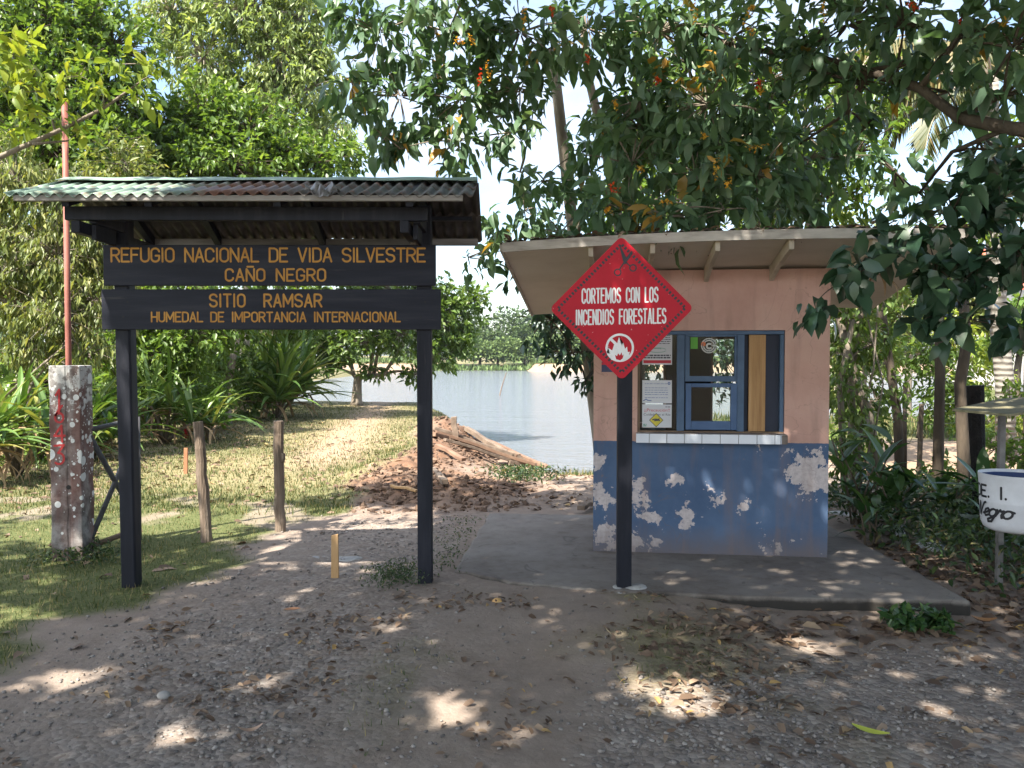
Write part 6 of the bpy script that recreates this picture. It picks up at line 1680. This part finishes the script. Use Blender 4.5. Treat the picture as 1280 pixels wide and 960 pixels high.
cc = mixc(nt, noise_out(nt, 9, 5, .7), ramp(nt, wv.outputs['Fac'], [(.3, (.20, .18, .155)), (.7, (.26, .24, .21))]), (.23, .22, .19))
nt.links.new(cc, b.inputs['Base Color']); b.inputs['Roughness'].default_value = .9; bump(nt, b, wv.outputs['Fac'], .5, .03)
mb.build('trunk', m, palm, smooth=True)
L_PALM = leaf_mat('palm_leaflet', [(0, (.05, .08, .03)), (.6, (.11, .13, .05)), (1, (.28, .22, .10))], .45, .35)
top = tp[-1]; rr = random.Random(3)
for k, (az, L, e0, ar) in enumerate(((2.9, 3.3, .7, 2.3), (3.5, 3.2, .55, 2.2), (2.4, 3.0, .8, 2.2), (4.1, 3.0, .5, 2.1), (3.15, 2.6, .1, 1.6), (0.3, 3, .6, 2), (1.2, 3, .8, 2), (5.2, 2.8, .6, 2), (3.75, 2.4, -.2, 1.3), (1.8, 2.8, .5, 2.0))):
    mid = strap_pts(top, az, L, e0, ar, 10)
    mb = MB(); mb.tube(mid, [.028 - .0024 * i for i in range(11)], 5)
    fr_ = mb.build('frond', B_PALE, palm)
    P, D, U = [], [], []
    for i in range(90):
        t = .12 + .88 * i / 90; j = min(9, int(t * 10)); q = mid[j].lerp(mid[j + 1], t * 10 - j)
        d = (mid[j + 1] - mid[j]).normalized(); sd = Vector((-math.sin(az), math.cos(az), 0)) * (1 if i % 2 else -1)
        P.append(q); D.append(sd * .55 + d * .45 + Vector((0, 0, -.75 + rr.uniform(-.2, .2)))); U.append(d.cross(sd) + Vector((0, 0, .3)))
    leaf_cloud('leaflets', P, D, U, .62 * np.sin(np.linspace(.5, 2.8, 90)) + .1, .034, np.random.default_rng(k).random(90), L_PALM, fr_)

# bromeliads rooted on the kiosk roof
for px, sd, lb in ((1055, 1, 'spiky green air plant growing on the kiosk roof, left of the pair'), (1105, 2, 'larger spiky air plant on the kiosk roof by the hanging leaves')):
    u = ku(px, .0); p_ = kw(u, .15, rz(u, .15) + .05)
    strap_plant('air_plant', lb, 0, 0, 0, .42 if sd == 2 else .3, .03, 40, sd, (.2, 1.5), (.2, 1.1), 1, .04, 8, base=p_)

# wire fence behind the undergrowth
fc = thing('wire_fence', 'thin wire fence on rough posts behind the right undergrowth', 'fence', (5.6, 10.6, 0))
for px, py, Y in ((1088, 500, 10.8), (1150, 505, 10.8), (1252, 520, 10.8), (1300, 520, 10.8)):
    t = at(px, py, Y); mb = MB(); mb.tube([(t.x, t.y, Gz(t.x, t.y) - .1), (t.x + .02, t.y, t.z)], [.035, .03], 7); mb.build('post', B_DARK, fc)
for z in (.25, .5, .75, 1.0):
    mb = MB(); mb.tube([(at(1040, 0, 10.75).x + 3.2 * i / 12, 10.75, z + .02 * math.sin(i * 2.1)) for i in range(13)], .0035, 4); mb.build('wire', M_DPIPE, fc)

# far shore
M_FARL = leaf_mat('far_foliage', [(0, (.055, .095, .03)), (.5, (.10, .155, .05)), (1, (.16, .215, .075))], .6, .2, (1.1, 1.1, .6), .2)
M_FARD = leaf_mat('far_foliage_dark', [(0, (.035, .062, .022)), (.5, (.062, .10, .035)), (1, (.10, .145, .05))], .6, .2, (1.1, 1.1, .6), .2)
def far_clumps(specs, seed, n=900, L=.9):
    rng = np.random.default_rng(seed); P, D = [], []
    for c, rx, ry, rz_ in specs:
        v = unit(rng.normal(size=(n, 3))); v[:, 2] = np.abs(v[:, 2]) * 1.0 - .15
        q = rng.uniform(.75, 1.04, n) * (1 + .16 * np.sin(v[:, 0] * 6 + c[0]) * np.sin(v[:, 2] * 7 + c[1]))
        P.append(np.array(c) + v * q[:, None] * np.array([rx, ry, rz_])); D.append(v + rng.normal(size=(n, 3)) * .6)
    P = np.concatenate(P); D = np.concatenate(D)
    return P, D, np.array([0, 0, 1.0]) + rng.normal(size=P.shape) * .5
rr = random.Random(17); sp2 = []
for k in range(70):
    x = -120 + 260 * k / 69 + rr.uniform(-3, 3); h = rr.uniform(9, 14); y = rr.uniform(184, 204)
    sp2.append(((x, y, Gz(x, y) + h * .25), rr.uniform(4, 7), 4, h))
P, D, U = far_clumps(sp2, 18, 800, 1.0)
rng = np.random.default_rng(19)
o = leaf_cloud('far_forest', P, D, U, rng.uniform(.5, 1.3, len(P)), rng.uniform(.35, .8, len(P)), rng.random(len(P)), M_FARD)
tag(o, 'hazy green forest lining the far side of the lake', 'forest', kind='stuff')
def far_tree(px, Y, w, h, m, seed, label):
    b0 = at(px, 455, Y); b0.z = Gz(b0.x, b0.y)
    o = thing('shore_tree', label, 'tree', b0, group='rounded trees on the far shore')
    mb = MB(); mb.tube([b0, b0 + Vector((0, 0, h * .5))], [.35, .2], 7); mb.build('trunk', B_DARK, o)
    r = random.Random(seed); s = [((b0.x + r.uniform(-.5, .5) * w, b0.y + r.uniform(-2, 1), b0.z + h * r.uniform(.3, .62)), w * .32, w * .3, h * .38) for _ in range(7)] + [((b0.x, b0.y, b0.z + h * .4), w * .5, w * .4, h * .6)]
    P, D, U = far_clumps(s, seed, 420); g = np.random.default_rng(seed)
    leaf_cloud('crown', P, D, U, g.uniform(.4, 1.0, len(P)), g.uniform(.3, .6, len(P)), g.random(len(P)), m, o)
far_tree(622, 175, 10.5, 7.2, M_FARL, 1, 'broad pale rounded tree at the water, centre of the far shore')
far_tree(655, 180, 8, 10.5, M_FARD, 2, 'tallest dark tree on the far shore, behind the broad pale one')
far_tree(600, 180, 9, 9.5, M_FARD, 3, 'dark tree on the far shore between the lakeside tree and the pale one')
far_tree(690, 176, 9, 7.0, M_FARL, 4, 'pale far-shore tree peeping past the left edge of the kiosk')
p = on_ground(5000, ((-60, 60, 165, 178), lambda x, y: np.ones_like(x)), 25)
rng = np.random.default_rng(26)
o = leaf_cloud('shore_grass', np.stack([p[:, 0], p[:, 1], G0(p[:, 0], p[:, 1]) + .2], 1), np.array([0, 0, 1.0]) + rng.normal(size=(len(p), 3)) * .5, rng.normal(size=(len(p), 3)), rng.uniform(.5, 1.4, len(p)), .5, rng.random(len(p)), M_FARL)
tag(o, 'tall green reeds and grass above the far sandy shore', 'grass', kind='stuff')

# red-roofed house far off at the right edge
hb = at(1290, 455, 44); hz = Gz(hb.x, hb.y)
hs = thing('house', 'far pale house with a red gable roof glimpsed at the right edge', 'house', (hb.x, hb.y, hz))
x0 = hb.x - 1.0
mb = MB(); mb.box(x0, x0 + 9, 43, 50, hz - .2, 5.0); mb.build('wall', flat('house_wall', (.55, .52, .46), .8), hs)
mb = MB(); mb.prism([(x0 - .7, 42.3, 4.9), (x0 - .7, 46.5, 7.3), (x0 - .7, 50.7, 4.9), (x0 - .7, 50.7, 5.05), (x0 - .7, 46.5, 7.5), (x0 - .7, 42.3, 5.05)][::1], (10.4, 0, 0)); mb.build('roof', surf('red_roof', [(.3, (.42, .09, .06)), (.7, (.55, .15, .10))], 3, .6, .1), hs)
mb = MB(); mb.box(x0 + 2, x0 + 3.4, 42.95, 42.99, 1.4, 2.8); mb.build('window', flat('house_window', (.03, .035, .04), .2), hs)
mb = MB(); mb.box(x0 + 5, x0 + 6, 42.95, 42.99, hz, 2.4); mb.build('door', flat('house_door', (.12, .07, .04), .5), hs)

# ------------------------------------------------------------------ air
hm = bpy.data.materials.new('haze_air'); hm.use_nodes = True
hn = hm.node_tree; hn.nodes.clear()
ho = hn.nodes.new('ShaderNodeOutputMaterial'); hv = hn.nodes.new('ShaderNodeVolumePrincipled')
hv.inputs['Color'].default_value = (.82, .90, 1.0, 1); hv.inputs['Density'].default_value = .0002; hv.inputs['Anisotropy'].default_value = .3
hn.links.new(hv.outputs[0], ho.inputs['Volume'])
mb = MB(); mb.box(-910, 910, -70, 1640, -6, 24)
tag(mb.build('haze', hm), 'thin pale haze over the lake', 'haze', kind='stuff')
